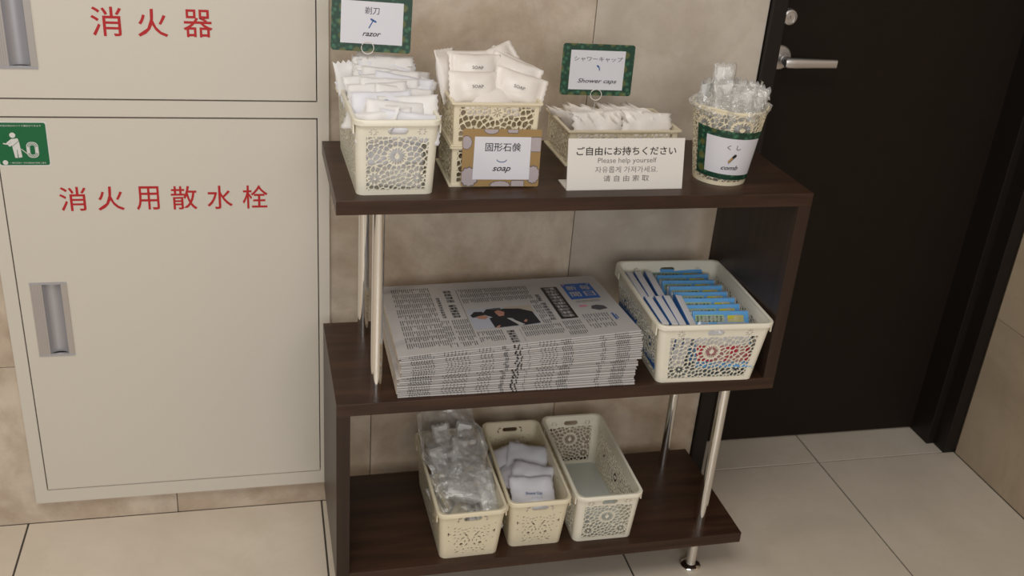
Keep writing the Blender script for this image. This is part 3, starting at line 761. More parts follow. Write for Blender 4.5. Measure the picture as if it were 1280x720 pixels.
# soap card leaning on the lower tray
root = empty('label_card'); root.matrix_world = Matrix.Translation((.2565, .0520, .8608)) @ Matrix.Rotation(PI/2-.08, 4, 'X') @ Matrix.Rotation(-.01, 4, 'Z')
Wc, Hc = .124, .0905
b = MB(); b.prism(rrect(-Wc/2, Wc/2, -Hc/2, Hc/2, .003), -.0008, 0, 'card_tan')
Z = Matrix.Translation((0, 0, .0002)); Z2m = Matrix.Translation((0, 0, .0004))
def badge(cx, cy, w_, h_, kind='rect'):
    def clipx(pts): return [(max(-Wc/2+.0005, min(Wc/2-.0005, x)), max(-Hc/2+.0005, min(Hc/2-.0005, y))) for x, y in pts]
    if kind == 'oval': A = disc(cx, cy, w_/2, 24, h_/2); B = disc(cx, cy, w_/2-.001, 24, h_/2-.001)
    elif kind == 'scal':
        A = [(cx+(w_/2)*(1+.06*math.cos(12*t))*math.cos(t), cy+(h_/2)*(1+.06*math.cos(12*t))*math.sin(t)) for t in [2*PI*k/48 for k in range(48)]]; B = [(cx+(x-cx)*.88, cy+(y-cy)*.88) for x, y in A]
    else: A = rrect(cx-w_/2, cx+w_/2, cy-h_/2, cy+h_/2, .003); B = rrect(cx-w_/2+.001, cx+w_/2-.001, cy-h_/2+.001, cy+h_/2-.001, .002)
    b.poly(clipx(A), 'tan_badge_edge', Z); b.poly(clipx(B), 'tan_badge', Z2m)
badge(-.056, .024, .018, .022, 'oval'); badge(-.050, -.030, .030, .032, 'scal'); badge(-.018, .044, .024, .014, 'oval'); badge(.016, .045, .018, .012)
badge(.054, .022, .018, .024); badge(.052, -.026, .022, .030, 'scal'); badge(.0, -.043, .034, .014, 'scal'); badge(.028, -.041, .022, .012)
b.build('border', root)
p = MB(); p.prism([(-.0445, -.034), (.046, -.034), (.0455, .0335), (-.0435, .0335)], .0006, .0008, 'card_white')
Z = Matrix.Translation((0, 0, .0011))
put_text(p, '固形石鹸', .0015, .0175, 'ink', width=.056, height=.0135, T=Z, bold=.004)
for k in range(8):
    a0 = PI+PI*k/8; a1 = PI+PI*(k+1)/8
    bar(p, .0005+.0075*math.cos(a0), -.0025+.0035*math.sin(a0), .0005+.0075*math.cos(a1), -.0025+.0035*math.sin(a1), .0006, 'ink_blue', Z)
put_text(p, 'soap', .001, -.0185, 'ink', width=.029, height=.0095, T=Z, bold=.012, shear=.35)
p.build('printed_sheet', root)
tag(root, 'tan badge-patterned soap card on the front of the stacked trays', 'sign')

# comb card wrapped round the tub
a_c = -1.78     # centre angle
def cone(u, v, off):       # u: arc metres from card centre, v: height
    Rr_ = BR0+(BR1-BR0)*v/BH; a = a_c+u/(BR0+(BR1-BR0)*.4); return ((Rr_+off)*math.cos(a), (Rr_+off)*math.sin(a), v)
def wrap(mb, off): mb.v = [cone(x, y, off+z) for x, y, z in mb.v]
ct = empty('label_card', (BX, BY, Z2)); b = MB()
n = 28; U0, U1, V0, V1 = -.0585, .056, .012, .0955
grid = [(U0+(U1-U0)*i/n, V0+(V1-V0)*j/6) for i in range(n+1) for j in range(7)]
b.add([(x, y-.10*(x)*.6, 0) for x, y in grid], [(i*7+j, (i+1)*7+j, (i+1)*7+j+1, i*7+j+1) for i in range(n) for j in range(6)], 'card_green'); wrap(b, .0012); b.build('border', ct)
b = MB(); U0, U1, V0, V1 = -.040, .050, .021, .0840
grid = [(U0+(U1-U0)*i/n, V0+(V1-V0)*j/6) for i in range(n+1) for j in range(7)]
sl = lambda x: -.06*x
b.add([(x, y+sl(x), .0004) for x, y in grid], [(i*7+j, (i+1)*7+j, (i+1)*7+j+1, i*7+j+1) for i in range(n) for j in range(6)], 'card_white')
t_ = MB(); Z = Matrix.Translation((0, 0, .0009))
put_text(t_, 'く し', .004, .0690, 'ink_mid', width=.0215, height=.0085, T=Z)
bar(t_, .000, .0445, .0070, .0540, .0022, 'wood_print', Z); bar(t_, .0060, .0525, .0080, .0550, .0024, 'ink', Matrix.Translation((0, 0, .0011)))
for k in range(6): bar(t_, -.001+.0014*k, .0400+.0018*k, .0012+.0014*k, .0440+.0018*k, .00035, 'ink_mid', Z)
put_text(t_, 'comb', .003, .0335, 'ink', width=.0285, height=.0075, T=Z, bold=.012, shear=.35)
b.add(t_.v, t_.f, 'ink'); b.m[-len(t_.f):] = [b.mi(t_.mats[k]) for k in t_.m]
wrap(b, .0012); b.build('printed_sheet', ct)
tag(ct, 'green bordered comb card wrapped round the lace tub', 'sign', 'green bordered label cards')

# white bent acrylic notice
nb = empty('notice_stand', (.4590, .0375, Z2), .02); b = MB()
Wn = .1960; tiltn = .17
prof = [(-.0015, .0), (.0445, .0), (.0445, .0018), (.0012, .0022), (.0155, .0800), (.0137, .0804), (-.0015, .0018)]
n = len(prof); v = [(-Wn/2, y, z) for y, z in prof]+[(Wn/2, y, z) for y, z in prof]
b.add(v, [tuple(range(n)), tuple(range(n, 2*n))[::-1]]+[(i, n+i, n+(i+1) % n, (i+1) % n) for i in range(n)], 'acrylic_white')
b.build('bent_plate', nb)
p = MB(); T = Matrix.Translation((0, -.0018, .0)) @ Matrix.Rotation(PI/2-math.atan2(.0152, .0786), 4, 'X') @ Matrix.Translation((0, 0, .0004))
put_text(p, 'ご自由にお持ちください', .000, .0620, 'print_black', width=.1680, height=.0135, T=T, bold=.012)
put_text(p, 'Please help yourself', .0015, .0460, 'print_grey', width=.0990, height=.0105, T=T, bold=-.004)
put_text(p, '자유롭게 가져가세요.', .0010, .0325, 'print_grey', width=.1060, height=.0100, T=T, bold=-.004)
put_text(p, '请 自 由 索 取', .0010, .0185, 'print_grey', width=.0770, height=.0098, T=T, bold=.0)
p.build('printed_text', nb)
tag(nb, 'white bent plastic notice in four languages at the front of the top shelf', 'sign')

# ------------------------------------------------------------------ newspapers
NX0, NX1, NY0, NY1 = .1, .512, .010, .284
def Hs(x, y):
    u = (x-NX0)/(NX1-NX0); v = (y-NY0)/(NY1-NY0); v = max(0, min(1, v))
    return (.0785*(1-u)+.108*u)*(1-v)+(.072*(1-u)+.082*u)*v
NP = 24
cuts = [0]; rn = random.Random(5)
for i in range(NP): cuts.append(cuts[-1]+rn.uniform(.8, 1.2)*(1.0 if i != 11 else 1.25))
cuts = [c_/cuts[-1] for c_ in cuts]
def newspaper(i):
    f0, f1 = cuts[i], cuts[i+1]
    upper = i >= 11
    jx = rn.uniform(-.0022, .0022)+(0.004 if (upper and i < 22) else 0); jy = rn.uniform(-.0014, .0014)+(-.001 if upper else .001)
    if i >= 22: jx = -.001; jy = 0
    nx, ny = 18, 9; ph = rn.uniform(0, 6)
    b = MB(); secs = []
    def pt(x, y, fz, shrink=0): return (x, y, Z1+Hs(x, y)*fz+shrink+.0004)
    # cross section in y: rounded fold at the front
    rows = []
    for ix in range(nx+1):
        x = NX0+(NX1-NX0)*ix/nx+jx
        wav = .00035*math.sin(ix*.9+ph)
        hf = Hs(x, NY0)
        th = hf*(f1-f0)-.0003
        zb = Z1+.0002; sec = []
        def zz(y, f): return zb+Hs(x, y)*f
        ys_b = [NY1+jy-(NY1-NY0-.006)*k/5 for k in range(6)]
        for y in ys_b: sec.append((x, y, zz(y, f0)))
        yf_ = NY0+jy+wav
        for k in range(1, 6):
            a = -PI/2-PI*k/6; sec.append((x, yf_+.0022+(.0022)*math.cos(a), zz(yf_, f0)+th/2+th/2*math.sin(a)))
        for y in reversed(ys_b): sec.append((x, y, zz(y, f1)-.0003))
        rows.append(sec)
    m_ = len(rows[0])
    b.add([q for s_ in rows for q in s_], [(i_*m_+j, i_*m_+j+1, (i_+1)*m_+j+1, (i_+1)*m_+j) for i_ in range(nx) for j in range(m_-1)], 'newsprint')
    V = b.v
    b.f.append(tuple(range(m_))); b.m.append(b.mi('newsedge')); b.f.append(tuple(range(nx*m_, (nx+1)*m_))[::-1]); b.m.append(b.mi('newsedge'))
    b.f += [(i_*m_+m_-1, i_*m_, (i_+1)*m_, (i_+1)*m_+m_-1) for i_ in range(nx)]; b.m += [b.mi('newsedge')]*nx
    # ink on the fold
    def fold_mark(x, w_, mat, k0=.12, k1=.88):
        y = NY0+jy-.0007+.00035*math.sin((x-jx-NX0)/(NX1-NX0)*nx*.9+ph)
        za = Z1+Hs(x, NY0)*(f0+(f1-f0)*k0); zb_ = Z1+Hs(x, NY0)*(f0+(f1-f0)*k1)
        b.add([(x, y, za), (x+w_, y, za), (x+w_, y, zb_), (x, y, zb_)], [(0, 1, 2, 3)], mat)
    sh = jx+rn.uniform(-.0008, .0008)
    for c0, nn, mat, gap in ((.118, 9, 'ink_mid', .0042), (.175, 7, 'ink_grey', .006), (.233, 4, 'ink_grey', .006), (.335, 5, 'ink_grey', .0062), (.372, 5, 'ink_mid', .0038), (.440, 2, 'ink_grey', .004), (.466, 7, 'ink_grey', .0036)):
        for k in range(nn): fold_mark(c0+k*gap+sh+rn.uniform(-.0003, .0003), .0016, mat, .1+rn.random()*.2, .65+rn.random()*.25)
    for k in range(3): fold_mark(.272+k*.0022+sh, .0012, 'ink_mid')
    for k, ww in ((0, .0030), (1, .0022)): fold_mark(.2915+k*.0068+sh+rn.uniform(-.0012, .0012), ww, 'ink', .05, .92)
    fold_mark(.3135+sh, .0006, 'ink_mid', .0, 1)
    return b, jx, jy
ordn = ['top', 'second', 'third', 'fourth', 'fifth', 'sixth', 'seventh', 'eighth', 'ninth', 'tenth', 'eleventh', 'twelfth', 'thirteenth', 'fourteenth', 'fifteenth', 'sixteenth', 'seventeenth', 'eighteenth', 'nineteenth', 'twentieth', 'twenty-first', 'twenty-second', 'twenty-third', 'bottom']
for i in range(NP):
    b, jx, jy = newspaper(i)
    me = b.mesh('newspaper', False)
    o = link('newspaper', me)
    k = NP-1-i
    lab = 'folded newspaper, %s in the stack on the middle shelf' % (ordn[k] if k in (0, NP-1) else ordn[k]+' from the top')
    if k == 0: lab = 'top folded newspaper of the stack, front page with a blue masthead'
    tag(o, lab, 'newspaper', 'stacked newspapers on the middle shelf')
    if k == 0:
        # front page printing, laid on the page surface
        pr = MB()
        def lay(mb, dz=.0003):
            mb.v = [(x, y, Z1+.0002+Hs(x, y)-.0003+dz+z) for x, y, z in mb.v]
        def rect(x0, x1, y0, y1, mat, z=0, n=1):
            for q in range(n):
                ya = y0+(y1-y0)*q/n; yb = y0+(y1-y0)*(q+1)/n
                pr.add([(x0, ya, z), (x1, ya, z), (x1, yb, z), (x0, yb, z)], [(0, 1, 2, 3)], mat)
        def columns(x0, x1, y0, y1, pitch=.0037, rows=None):
            rh = .0215; y = y1
            while y-rh*.6 > y0:
                yb = max(y-rh*.86, y0); x = x0
                while x < x1:
                    ya = y; end = yb+(rn.random()**5)*rh*.6
                    while ya > end:
                        L = rn.uniform(.006, .018); rect(x, x+.00145, max(ya-L, end), ya, 'ink_grey' if rn.random() < .7 else 'ink_mid'); ya -= L+rn.uniform(.0006, .0016)
                    x += pitch
                y -= rh
        def glyphs(cx, y1, y0, w_, n, mat, z=.0001):
            """a vertical line of dense strokes too small in the photograph to read"""
            h_ = (y1-y0)/n
            for k_ in range(n):
                yt = y1-k_*h_; yb = yt-h_*.80
                for s_ in range(3): yy = yt-(s_+.5)*h_*.27; rect(cx-w_/2+rn.random()*.1*w_, cx+w_/2-rn.random()*.1*w_, yy-h_*.055, yy+h_*.055, mat, z)
                for s_ in range(rn.choice((2, 3))): xx = cx-w_/2+w_*(.15+.7*rn.random()); rect(xx-w_*.05, xx+w_*.05, yb, yt-h_*.05, mat, z)
        columns(.118, .188, .022, .266); columns(.206, .232, .022, .124); columns(.188, .200, .022, .124)
        columns(.240, .366, .186, .250); columns(.240, .284, .022, .070)
        columns(.318, .386, .022, .074); columns(.360, .372, .078, .180); columns(.392, .424, .022, .080); columns(.434, .478, .026, .100, .0048)
        rect(.2348, .2355, .050, .250, 'ink', n=3); rect(.3125, .3130, .016, .066, 'ink_mid')
        glyphs(.2180, .2490, .194, .015, 4, 'ink'); glyphs(.2175, .186, .130, .015, 5, 'ink'); glyphs(.1965, .220, .132, .0075, 9, 'ink_mid')
        rect(.3935, .4245, .089, .2360, 'ink', n=4); glyphs(.4090, .2330, .092, .022, 10, 'newsprint', .0003)
        glyphs(.3785, .205, .172, .009, 4, 'ink_mid'); glyphs(.3800, .166, .086, .011, 6, 'ink_mid')
        glyphs(.2960, .0640, .0150, .0145, 5, 'ink')
        rect(.4350, .4910, .170, .2460, 'mast_blue', n=3)
        m2 = MB()
        for ch, cx, cy in (('毎', .4765, .2240), ('日', .4765, .1930), ('新', .4500, .2240), ('聞', .4500, .1930)): put_text(m2, ch, cx, cy, 'newsprint', width=.0195, height=.0235, bold=.01)
        pr.add([(x, y, .0003) for x, y, z in m2.v], m2.f, 'newsprint')
        pr.add([(x, y, .0003) for x, y in disc(.4390, .2415, .003)], [tuple(range(20))], 'pink'); pr.add([(x, y, .0003) for x, y in disc(.4865, .2415, .003)], [tuple(range(20))], 'photo_bg')
        for yy in (.160, .155): rect(.440, .486, yy, yy+.0012, 'ink_grey')
        rect(.440, .454, .133, .142, 'pink'); pr.add([(x, y, 0) for x, y in ((.458, .122), (.462, .135), (.472, .138), (.484, .132), (.487, .118), (.470, .113))], [tuple(range(6))], 'ink_mid')
        rect(.4850, .4890, .066, .096, 'ink_blue'); rect(.4905, .4925, .070, .090, 'ink_blue')
        # photograph of three bowing people in dark suits
        rect(.2390, .3550, .078, .1600, 'photo_bg', n=2); rect(.306, .3550, .125, .160, 'photo_wall', .00008)
        def shape(pts, mat, z): pr.add([(.239+.116*u, .078+.082*v, z) for u, v in pts], [tuple(range(len(pts)))], mat)
        shape([(.42, .80), (.55, .92), (.80, .86), (.97, .66), (1.0, .05), (.72, .0), (.62, .40), (.46, .48)], 'suit', .00018)
        shape([(.20, .72), (.30, .95), (.45, .95), (.58, .80), (.60, .30), (.42, .42)], 'suit', .00022)
        shape([(.28, .48), (.40, .58), (.62, .36), (.66, .02), (.30, .0)], 'suit', .00026)
        shape([(.02, .70), (.10, .86), (.22, .84), (.24, .68), (.14, .60), (.04, .58)], 'suit', .00030)
        shape([(.10, .62), (.22, .66), (.28, .55), (.22, .46), (.12, .50)], 'skin_print', .00034)
        shape([(.40, .78), (.47, .86), (.55, .74), (.52, .56), (.44, .54)], 'skin_print', .00034); shape([(.37, .88), (.40, .97), (.52, .97), (.52, .86)], 'ink_mid', .00038)
        shape([(.54, .42), (.58, .42), (.76, .04), (.68, .0)], 'newsprint', .0003); shape([(.30, .0), (.36, .10), (.40, .10), (.36, .0)], 'skin_print', .0004); shape([(.76, .18), (.80, .28), (.83, .24), (.79, .14)], 'skin_print', .0004)
        lay(pr); po = pr.build('front_page_print', o)

# ------------------------------------------------------------------ packets
def pillow(w_, h_, t, seed, nu=14, nv=9, crimp=.1, zig=.0015, wr=.0012, pw=.55):
    """a sealed packet: flat crimped ends at +-x, puffed middle"""
    r = random.Random(seed); off = Vector((r.uniform(0, 50), r.uniform(0, 50), r.uniform(0, 50)))
    v = []; 
    def hgt(u, q):
        uu = max(0, 1-(abs(u)/(1-crimp))**3) if abs(u) < 1-crimp else 0
        return t/2*(uu**pw)*(max(0, 1-abs(q)**3)**pw)
    for s_ in (1, -1):
        for i in range(nu+1):
            u = -1+2*i/nu
            for j in range(nv+1):
                q = -1+2*j/nv
                x = u*w_/2; y = q*h_/2*(1-.05*(1-abs(u)**2))
                if i in (0, nu): x += (zig if j % 2 else -zig)*(1 if u > 0 else -1)*.6
                nz = noise.noise(Vector((x*45, y*45, 0))+off)*wr*2.2+noise.noise(Vector((x*120, y*120, 3))+off)*wr
                edge = abs(u) > 1-crimp
                z = s_*(hgt(u, q)+.00025)+(nz if not edge else nz*1.3)
                v.append((x, y, z))
    n1 = (nu+1)*(nv+1); f = []
    for i in range(nu):
        for j in range(nv):
            a = i*(nv+1)+j; f.append((a, a+nv+1, a+nv+2, a+1)); f.append((n1+a, n1+a+1, n1+a+nv+2, n1+a+nv+1))
    for i in range(nu):
        for j in (0, nv):
            a = i*(nv+1)+j; f.append((a, n1+a, n1+a+nv+1, a+nv+1) if j == 0 else (a+nv+1, n1+a+nv+1, n1+a, a))
    for j in range(nv):
        for i in (0, nu):
            a = i*(nv+1)+j; f.append((a+1, n1+a+1, n1+a, a) if i == 0 else (a, n1+a, n1+a+1, a+1))
    return v, f
def place(o, x, y, z, yaw=0, tilt=60, roll=0):
    o.matrix_world = Matrix.Translation((x, y, z)) @ Matrix.Rotation(math.radians(yaw), 4, 'Z') @ Matrix.Rotation(math.radians(tilt), 4, 'X') @ Matrix.Rotation(math.radians(roll), 4, 'Z')
    return o
def pk_mesh(name, mat, *a, **k):
    v, f = pillow(*a, **k); return MB().add(v, f, mat).mesh(name, True)
# razor packets: rows from the front of the basket to the back
rz_m = [pk_mesh('razor_packet', mt, .090, .046, .0045, s_, crimp=.10, wr=.0014, zig=.0018) for s_, mt in ((1, 'packet'), (2, 'packet_blue'), (3, 'packet'), (4, 'packet'))]
rz = [
 (.072, .036, .916, 4, 60, 5, 'broad, flat against the front rim'), (.110, .034, .915, -4, 62, -5, 'at the front rim beside the soap trays'),
 (.054, .062, .922, -46, 50, 8, 'turned edge-on at the front corner by the fire cabinet'), (.092, .056, .926, 8, 56, -7, 'second row, middle'),
 (.112, .070, .931, -8, 52, 4, 'second row beside the soap trays'), (.074, .080, .935, -6, 48, 5, 'third row, middle'),
 (.110, .092, .940, 10, 46, -9, 'third row beside the soap trays'), (.070, .102, .943, -10, 44, 8, 'third row beside the fire cabinet'),
 (.090, .112, .948, 4, 42, -4, 'fourth row, middle'), (.110, .126, .950, -8, 40, -8, 'fourth row beside the soap trays'),
 (.068, .132, .951, 8, 40, 8, 'fourth row beside the fire cabinet'), (.094, .146, .955, -3, 38, -6, 'fifth row, middle'),
 (.086, .160, .9585, 4, 30, -5, 'fourth from the top of the back pile'), (.092, .168, .9635, 7, 28, -8, 'third from the top of the back pile'),
 (.084, .176, .9680, 2, 27, -5, 'second from the top of the back pile'), (.090, .184, .9725, 4, 26, -8, 'topmost of the back pile, under the card'),
 (.122, .168, .945, -12, 45, -22, 'back row beside the soap trays'),
 (.086, .036, .878, 2, 84, 3, 'standing low behind the front cutouts, upper'), (.088, .042, .842, -2, 84, -3, 'standing low behind the front cutouts, lower'), (.046, .120, .880, -84, 84, 3, 'standing low along the side facing the fire cabinet'),
 (.124, .206, .938, 20, 50, -14, 'rear corner beside the soap trays'), (.060, .190, .930, 14, 58, 12, 'rear corner beside the fire cabinet, lower'),
 (.072, .226, .938, -5, 60, 4, 'against the rear rim')]
for i, (x, y, z, ya, ti, ro, where) in enumerate(rz):
    o = place(link('razor_packet', rz_m[i % 4]), x, y, z, ya, ti, ro)
    tag(o, 'white razor packet '+where, 'packet', 'razor packets in the top basket')
    if i in (0, 1, 4, 8):
        b = MB(); T = Matrix.Translation((.012, .002, .0050))
        for k in range(3): bar(b, -.0004+.0016*k, -.003, -.0004+.0016*k, .003-.002*(k == 1), .0004, 'ink', T)
        b.build('print', o)
    if i in (3, 5): MB().poly(disc(.006, .004, .0045, 14, .0022), 'ink_blue', Matrix.Translation((0, 0, .0052))).build('print', o)
# thin zigzag-ended packets at the rear corner
zm = pk_mesh('razor_packet', 'packet', .052, .040, .004, 12, zig=.004, wr=.0012)
for (x, y, z, ya, ti, ro, lab) in ((.032, .186, .948, 10, 70, 96, 'small crimped packet with a black dot, rear corner by the fire cabinet'), (.056, .200, .952, -6, 68, 84, 'small crimped packet standing behind the black-dotted one')):
    o = place(link('razor_packet', zm), x, y, z, ya, ti, ro); tag(o, 'white '+lab, 'packet', 'razor packets in the top basket')
    if 'with a black' in lab: MB().poly(disc(-.004, -.006, .0016, 12), 'ink', Matrix.Translation((0, 0, .0036))).build('print', o)

# soap packets
sm_m = [pk_mesh('soap_packet', 'soap_wrap', .084, .052, .024, s_, nu=18, nv=12, crimp=.22, zig=.0012, wr=.0010, pw=.75) for s_ in (31, 32, 33)]
lt = MB(); put_text(lt, 'SOAP', 0, 0, 'ink_mid', width=.0175, height=.0046); sm_t = lt.mesh('lettering')
sp = [
 (.2230, .124, .9800, 4, 58, -2, 1, 'upper packet of the pair stacked at the front of the tray'), (.2190, .096, .9590, 3, 62, -1, 1, 'lower packet of the pair stacked at the front of the tray'),
 (.2860, .094, .9590, -6, 62, -16, 1, 'tilted at the tray corner nearest the shower caps'), (.2820, .120, .9740, -14, 56, -20, 1, 'tilted second row by the wall side, above the corner one'),
 (.2790, .138, .9770, -16, 52, -24, 1, 'third row, mostly hidden behind two tilted ones'), (.2600, .152, .9840, 8, 56, 20, 0, 'highest, leaning up at the back of the heap'),
 (.1840, .145, .9640, 46, 72, 86, 0, 'standing on end at the corner beside the razors'), (.2260, .148, .9800, 0, 58, 2, 0, 'at the back beside the one on end'),
 (.2420, .083, .9400, 0, 40, 1, 0, 'lying low along the front rim'), (.2450, .115, .9480, 0, 20, 30, 0, 'buried in the middle of the heap')]
for i, (x, y, z, ya, ti, ro, pt_, where) in enumerate(sp):
    o = place(link('soap_packet', sm_m[i % 3]), x, y, z, ya, ti, ro); tag(o, 'white wrapped soap bar '+where, 'soap', 'soap bars in the upper tray')
    if pt_: l_ = link('lettering', sm_t, o); l_.location = (0, -.001, .0145)

# shower cap packets on the top shelf
cm = [pk_mesh('shower_cap_packet', 'soap_wrap', .084, .062, .012, s_, nu=12, nv=9, crimp=.10, zig=.0035, wr=.0028) for s_ in (41, 42, 43)]
words_ = ['first', 'second', 'third', 'fourth', 'fifth', 'sixth', 'seventh', 'eighth', 'ninth', 'tenth', 'eleventh', 'twelfth', 'thirteenth', 'fourteenth', 'fifteenth', 'sixteenth']
for i in range(13):
    x = .412+i*.0122; o = link('shower_cap_packet', cm[i % 3])
    place(o, x, .226+rnd.uniform(-.006, .006), .8680+rnd.uniform(-.004, .006), 112+rnd.uniform(-9, 9), 58+rnd.uniform(-8, 8), 8*rnd.uniform(-1, 1))
    tag(o, 'white shower cap packet in the low tray, %s from the soap end' % words_[i], 'packet', 'shower cap packets in the low tray')
for i, (x, w_) in enumerate(((.452, 'soap'), (.540, 'tub'))):
    o = place(link('shower_cap_packet', cm[i]), x, .183, .868, 3-6*i, 62, 2-5*i); o.location.z += .006; o.scale = (1.05, .8, .8)
    tag(o, 'white shower cap packet lying along the front rim at the %s end' % w_, 'packet', 'shower cap packets in the low tray')

# wrapped combs
def comb_mesh(mat, L=.150, w_=.028):
    b = MB(); hw = w_/2
    b.prism([(x, y) for x, y in rrect(-hw, -hw+.010, -L/2, L/2, .004)], -.0014, .0014, mat)
    b.prism(rrect(-hw, hw, L/2-.012, L/2, .003), -.0013, .0013, mat); b.prism(rrect(-hw, hw, -L/2, -L/2+.036, .005), -.0013, .0013, mat)
    y = -L/2+.038
    while y < L/2-.013: b.box(-hw+.009, hw-.001, y, y+.0014, -.0009, .0009, mat); y += .0028
    return b.mesh('comb')
cbm = {m_: comb_mesh(m_) for m_ in ('comb', 'comb_cream')}
def sleeve_mesh(seed, L=.165, w_=.040, t=.008, mat='film', jag=.005, wr=.0028):
    r = random.Random(seed); v, f = pillow(L, w_, t, seed, nu=22, nv=8, crimp=.12, zig=jag, wr=wr)
    v = [(y, x, z) for x, y, z in v]; f = [q[::-1] for q in f]
    return MB().add(v, f, mat).mesh('wrapper', True)
slm = [sleeve_mesh(50+k) for k in range(4)]
def wrapped_comb(mat, k, x, y, z, yaw, tilt, roll, label, group):
    e_ = empty('wrapped_comb'); place(e_, x, y, z, yaw, tilt, roll)
    link('comb', cbm[mat], e_); link('wrapper', slm[k % 4], e_); tag(e_, label, 'comb', group); return e_
tb = [(-.022, -.022, .128, 4, 84, 3, 'foremost, at the rim by the notice'), (.006, -.028, .118, -8, 86, -4, 'front middle'), (.030, -.016, .116, -20, 84, -9, 'at the rim by the door'),
      (-.020, .002, .150, 0, 82, -2, 'tallest, white comb end showing above the rest'), (.006, .002, .124, 12, 84, -8, 'in the middle of the bunch'), (.034, .006, .120, -30, 80, -14, 'leaning out by the door'),
      (-.034, .022, .122, 20, 86, 6, 'rear, by the wall'), (.000, .030, .122, -6, 88, 0, 'rear middle'), (.028, .028, .120, -16, 84, -10, 'rear, by the door')]
for i, (dx, dy, dz, ya, ti, ro, wh) in enumerate(tb):
    wrapped_comb('comb', i, BX+dx*.8, BY+dy*.8, Z2+dz-.042, ya, ti, ro, 'clear wrapped white comb in the round tub, '+wh, 'wrapped combs in the round tub')
# crumpled film frill along the tub's mouth
def crumple(name, fn, nu, nv, amp, freq, seed, mat, closed=False):
    r = random.Random(seed); off = Vector((r.uniform(0, 90), r.uniform(0, 90), 0)); v = []; f = []
    for i in range(nu+(0 if closed else 1)):
        for j in range(nv+1):
            p = Vector(fn(i/nu, j/nv)); q = p*freq+off
            p = p+Vector((noise.noise(q), noise.noise(q+Vector((11, 3, 7))), noise.noise(q+Vector((5, 19, 2)))))*amp
            q = p*freq*2.8; p = p+Vector((noise.noise(q), noise.noise(q+Vector((1, 3, 7))), noise.noise(q+Vector((5, 9, 2)))))*amp*.45
            v.append(p)
    n1 = nv+1; N = nu if closed else nu
    for i in range(N):
        i2 = (i+1) % nu if closed else i+1
        for j in range(nv): f.append((i*n1+j, i2*n1+j, i2*n1+j+1, i*n1+j+1))
    return MB().add(v, f, mat).mesh(name, False)
def frill(u, v):
    a = 2*PI*u; R_ = (BR1-.004)*(1.0-.40*v)+.013*math.sin(PI*min(1, v*1.3))+.0035*math.sin(9*a)*v; k = max(0, math.cos(a-.1))
    return (BX+R_*math.cos(a)+.012*k*v, BY+R_*math.sin(a), Z2+BH-.012+v*(.034+.007*math.sin(5*a+1)+.010*math.sin(17*a)*v))
o = link('film_bag', crumple('film_bag', frill, 110, 14, .009, 60, 3, 'film_hazy', True)); tag(o, 'crumpled clear film gathered over the combs in the round tub', 'plastic bag')

# bottom basket: combs in clear wrap and an open clear bag round them
BG = 'wrapped combs in the bottom basket'
cb = [(.210, .082, .160, 5, 26, 16, 'front corner by the empty side of the shelf', 'comb_cream'), (.236, .080, .170, -10, 22, -28, 'crossing the front of the heap', 'comb_cream'), (.260, .084, .172, 8, 26, -8, 'white, its end at the handle hole', 'comb'),
      (.272, .086, .178, 4, 26, 3, 'white, against the shower cap basket', 'comb'), (.215, .100, .176, 12, 40, 14, 'second row, by the empty side of the shelf', 'comb_cream'), (.245, .105, .184, -6, 38, -18, 'second row, middle', 'comb_cream'),
      (.270, .110, .180, -12, 42, 8, 'second row, against the shower cap basket', 'comb'), (.212, .150, .196, 6, 50, 10, 'third row, by the empty side of the shelf', 'comb'), (.240, .155, .204, -4, 52, -8, 'third row, middle', 'comb'),
      (.268, .160, .200, 8, 54, -4, 'third row, against the shower cap basket', 'comb'), (.262, .076, .204, 14, 22, 60, 'white end up at the front rim', 'comb'), (.280, .066, .200, -6, 30, 8, 'white, at the rim corner', 'comb'), (.222, .200, .210, 4, 64, 6, 'rear, by the empty side of the shelf', 'comb'), (.254, .205, .208, -6, 62, -10, 'rear, against the shower cap basket', 'comb')]
for i, (x, y, z, ya, ti, ro, wh, mt) in enumerate(cb):
    e_ = wrapped_comb(mt, i+1, x, y, z, ya, ti, ro, 'clear wrapped comb in the bottom basket, '+wh, BG); e_.scale = (.92, .72, .92)
def bag(u, v):
    a = 2*PI*u
    cx_ = .2370-.012*v; cy_ = .150+.045*v; rx_ = .046+.016*v*(1-v)*2+.010*v; ry_ = .098-.045*v
    c_, s_ = math.cos(a), math.sin(a); c_ = math.copysign(abs(c_)**.75, c_); s_ = math.copysign(abs(s_)**.75, s_)
    return (cx_+rx_*c_, cy_+ry_*s_, .205+v*(.092 if s_ > .0 else .022+.070*max(0, 1+s_)))
def bag2(u, v):
    x = .186+.100*u; y = .070+.120*v
    return (x+.006*math.sin(v*5), y, .212+.050*v+.018*math.sin(PI*u)*(1-.3*v))
m_ = crumple('film_bag', bag, 90, 22, .013, 20, 8, 'film_hazy', True)
o = link('film_bag', m_); tag(o, 'large open crumpled clear bag rising from the bottom basket of combs', 'plastic bag')
o = link('film_bag', crumple('film_bag', bag2, 40, 46, .009, 34, 18, 'film_hazy')); tag(o, 'wrinkled clear film lying over the wrapped combs in the bottom basket', 'plastic bag')

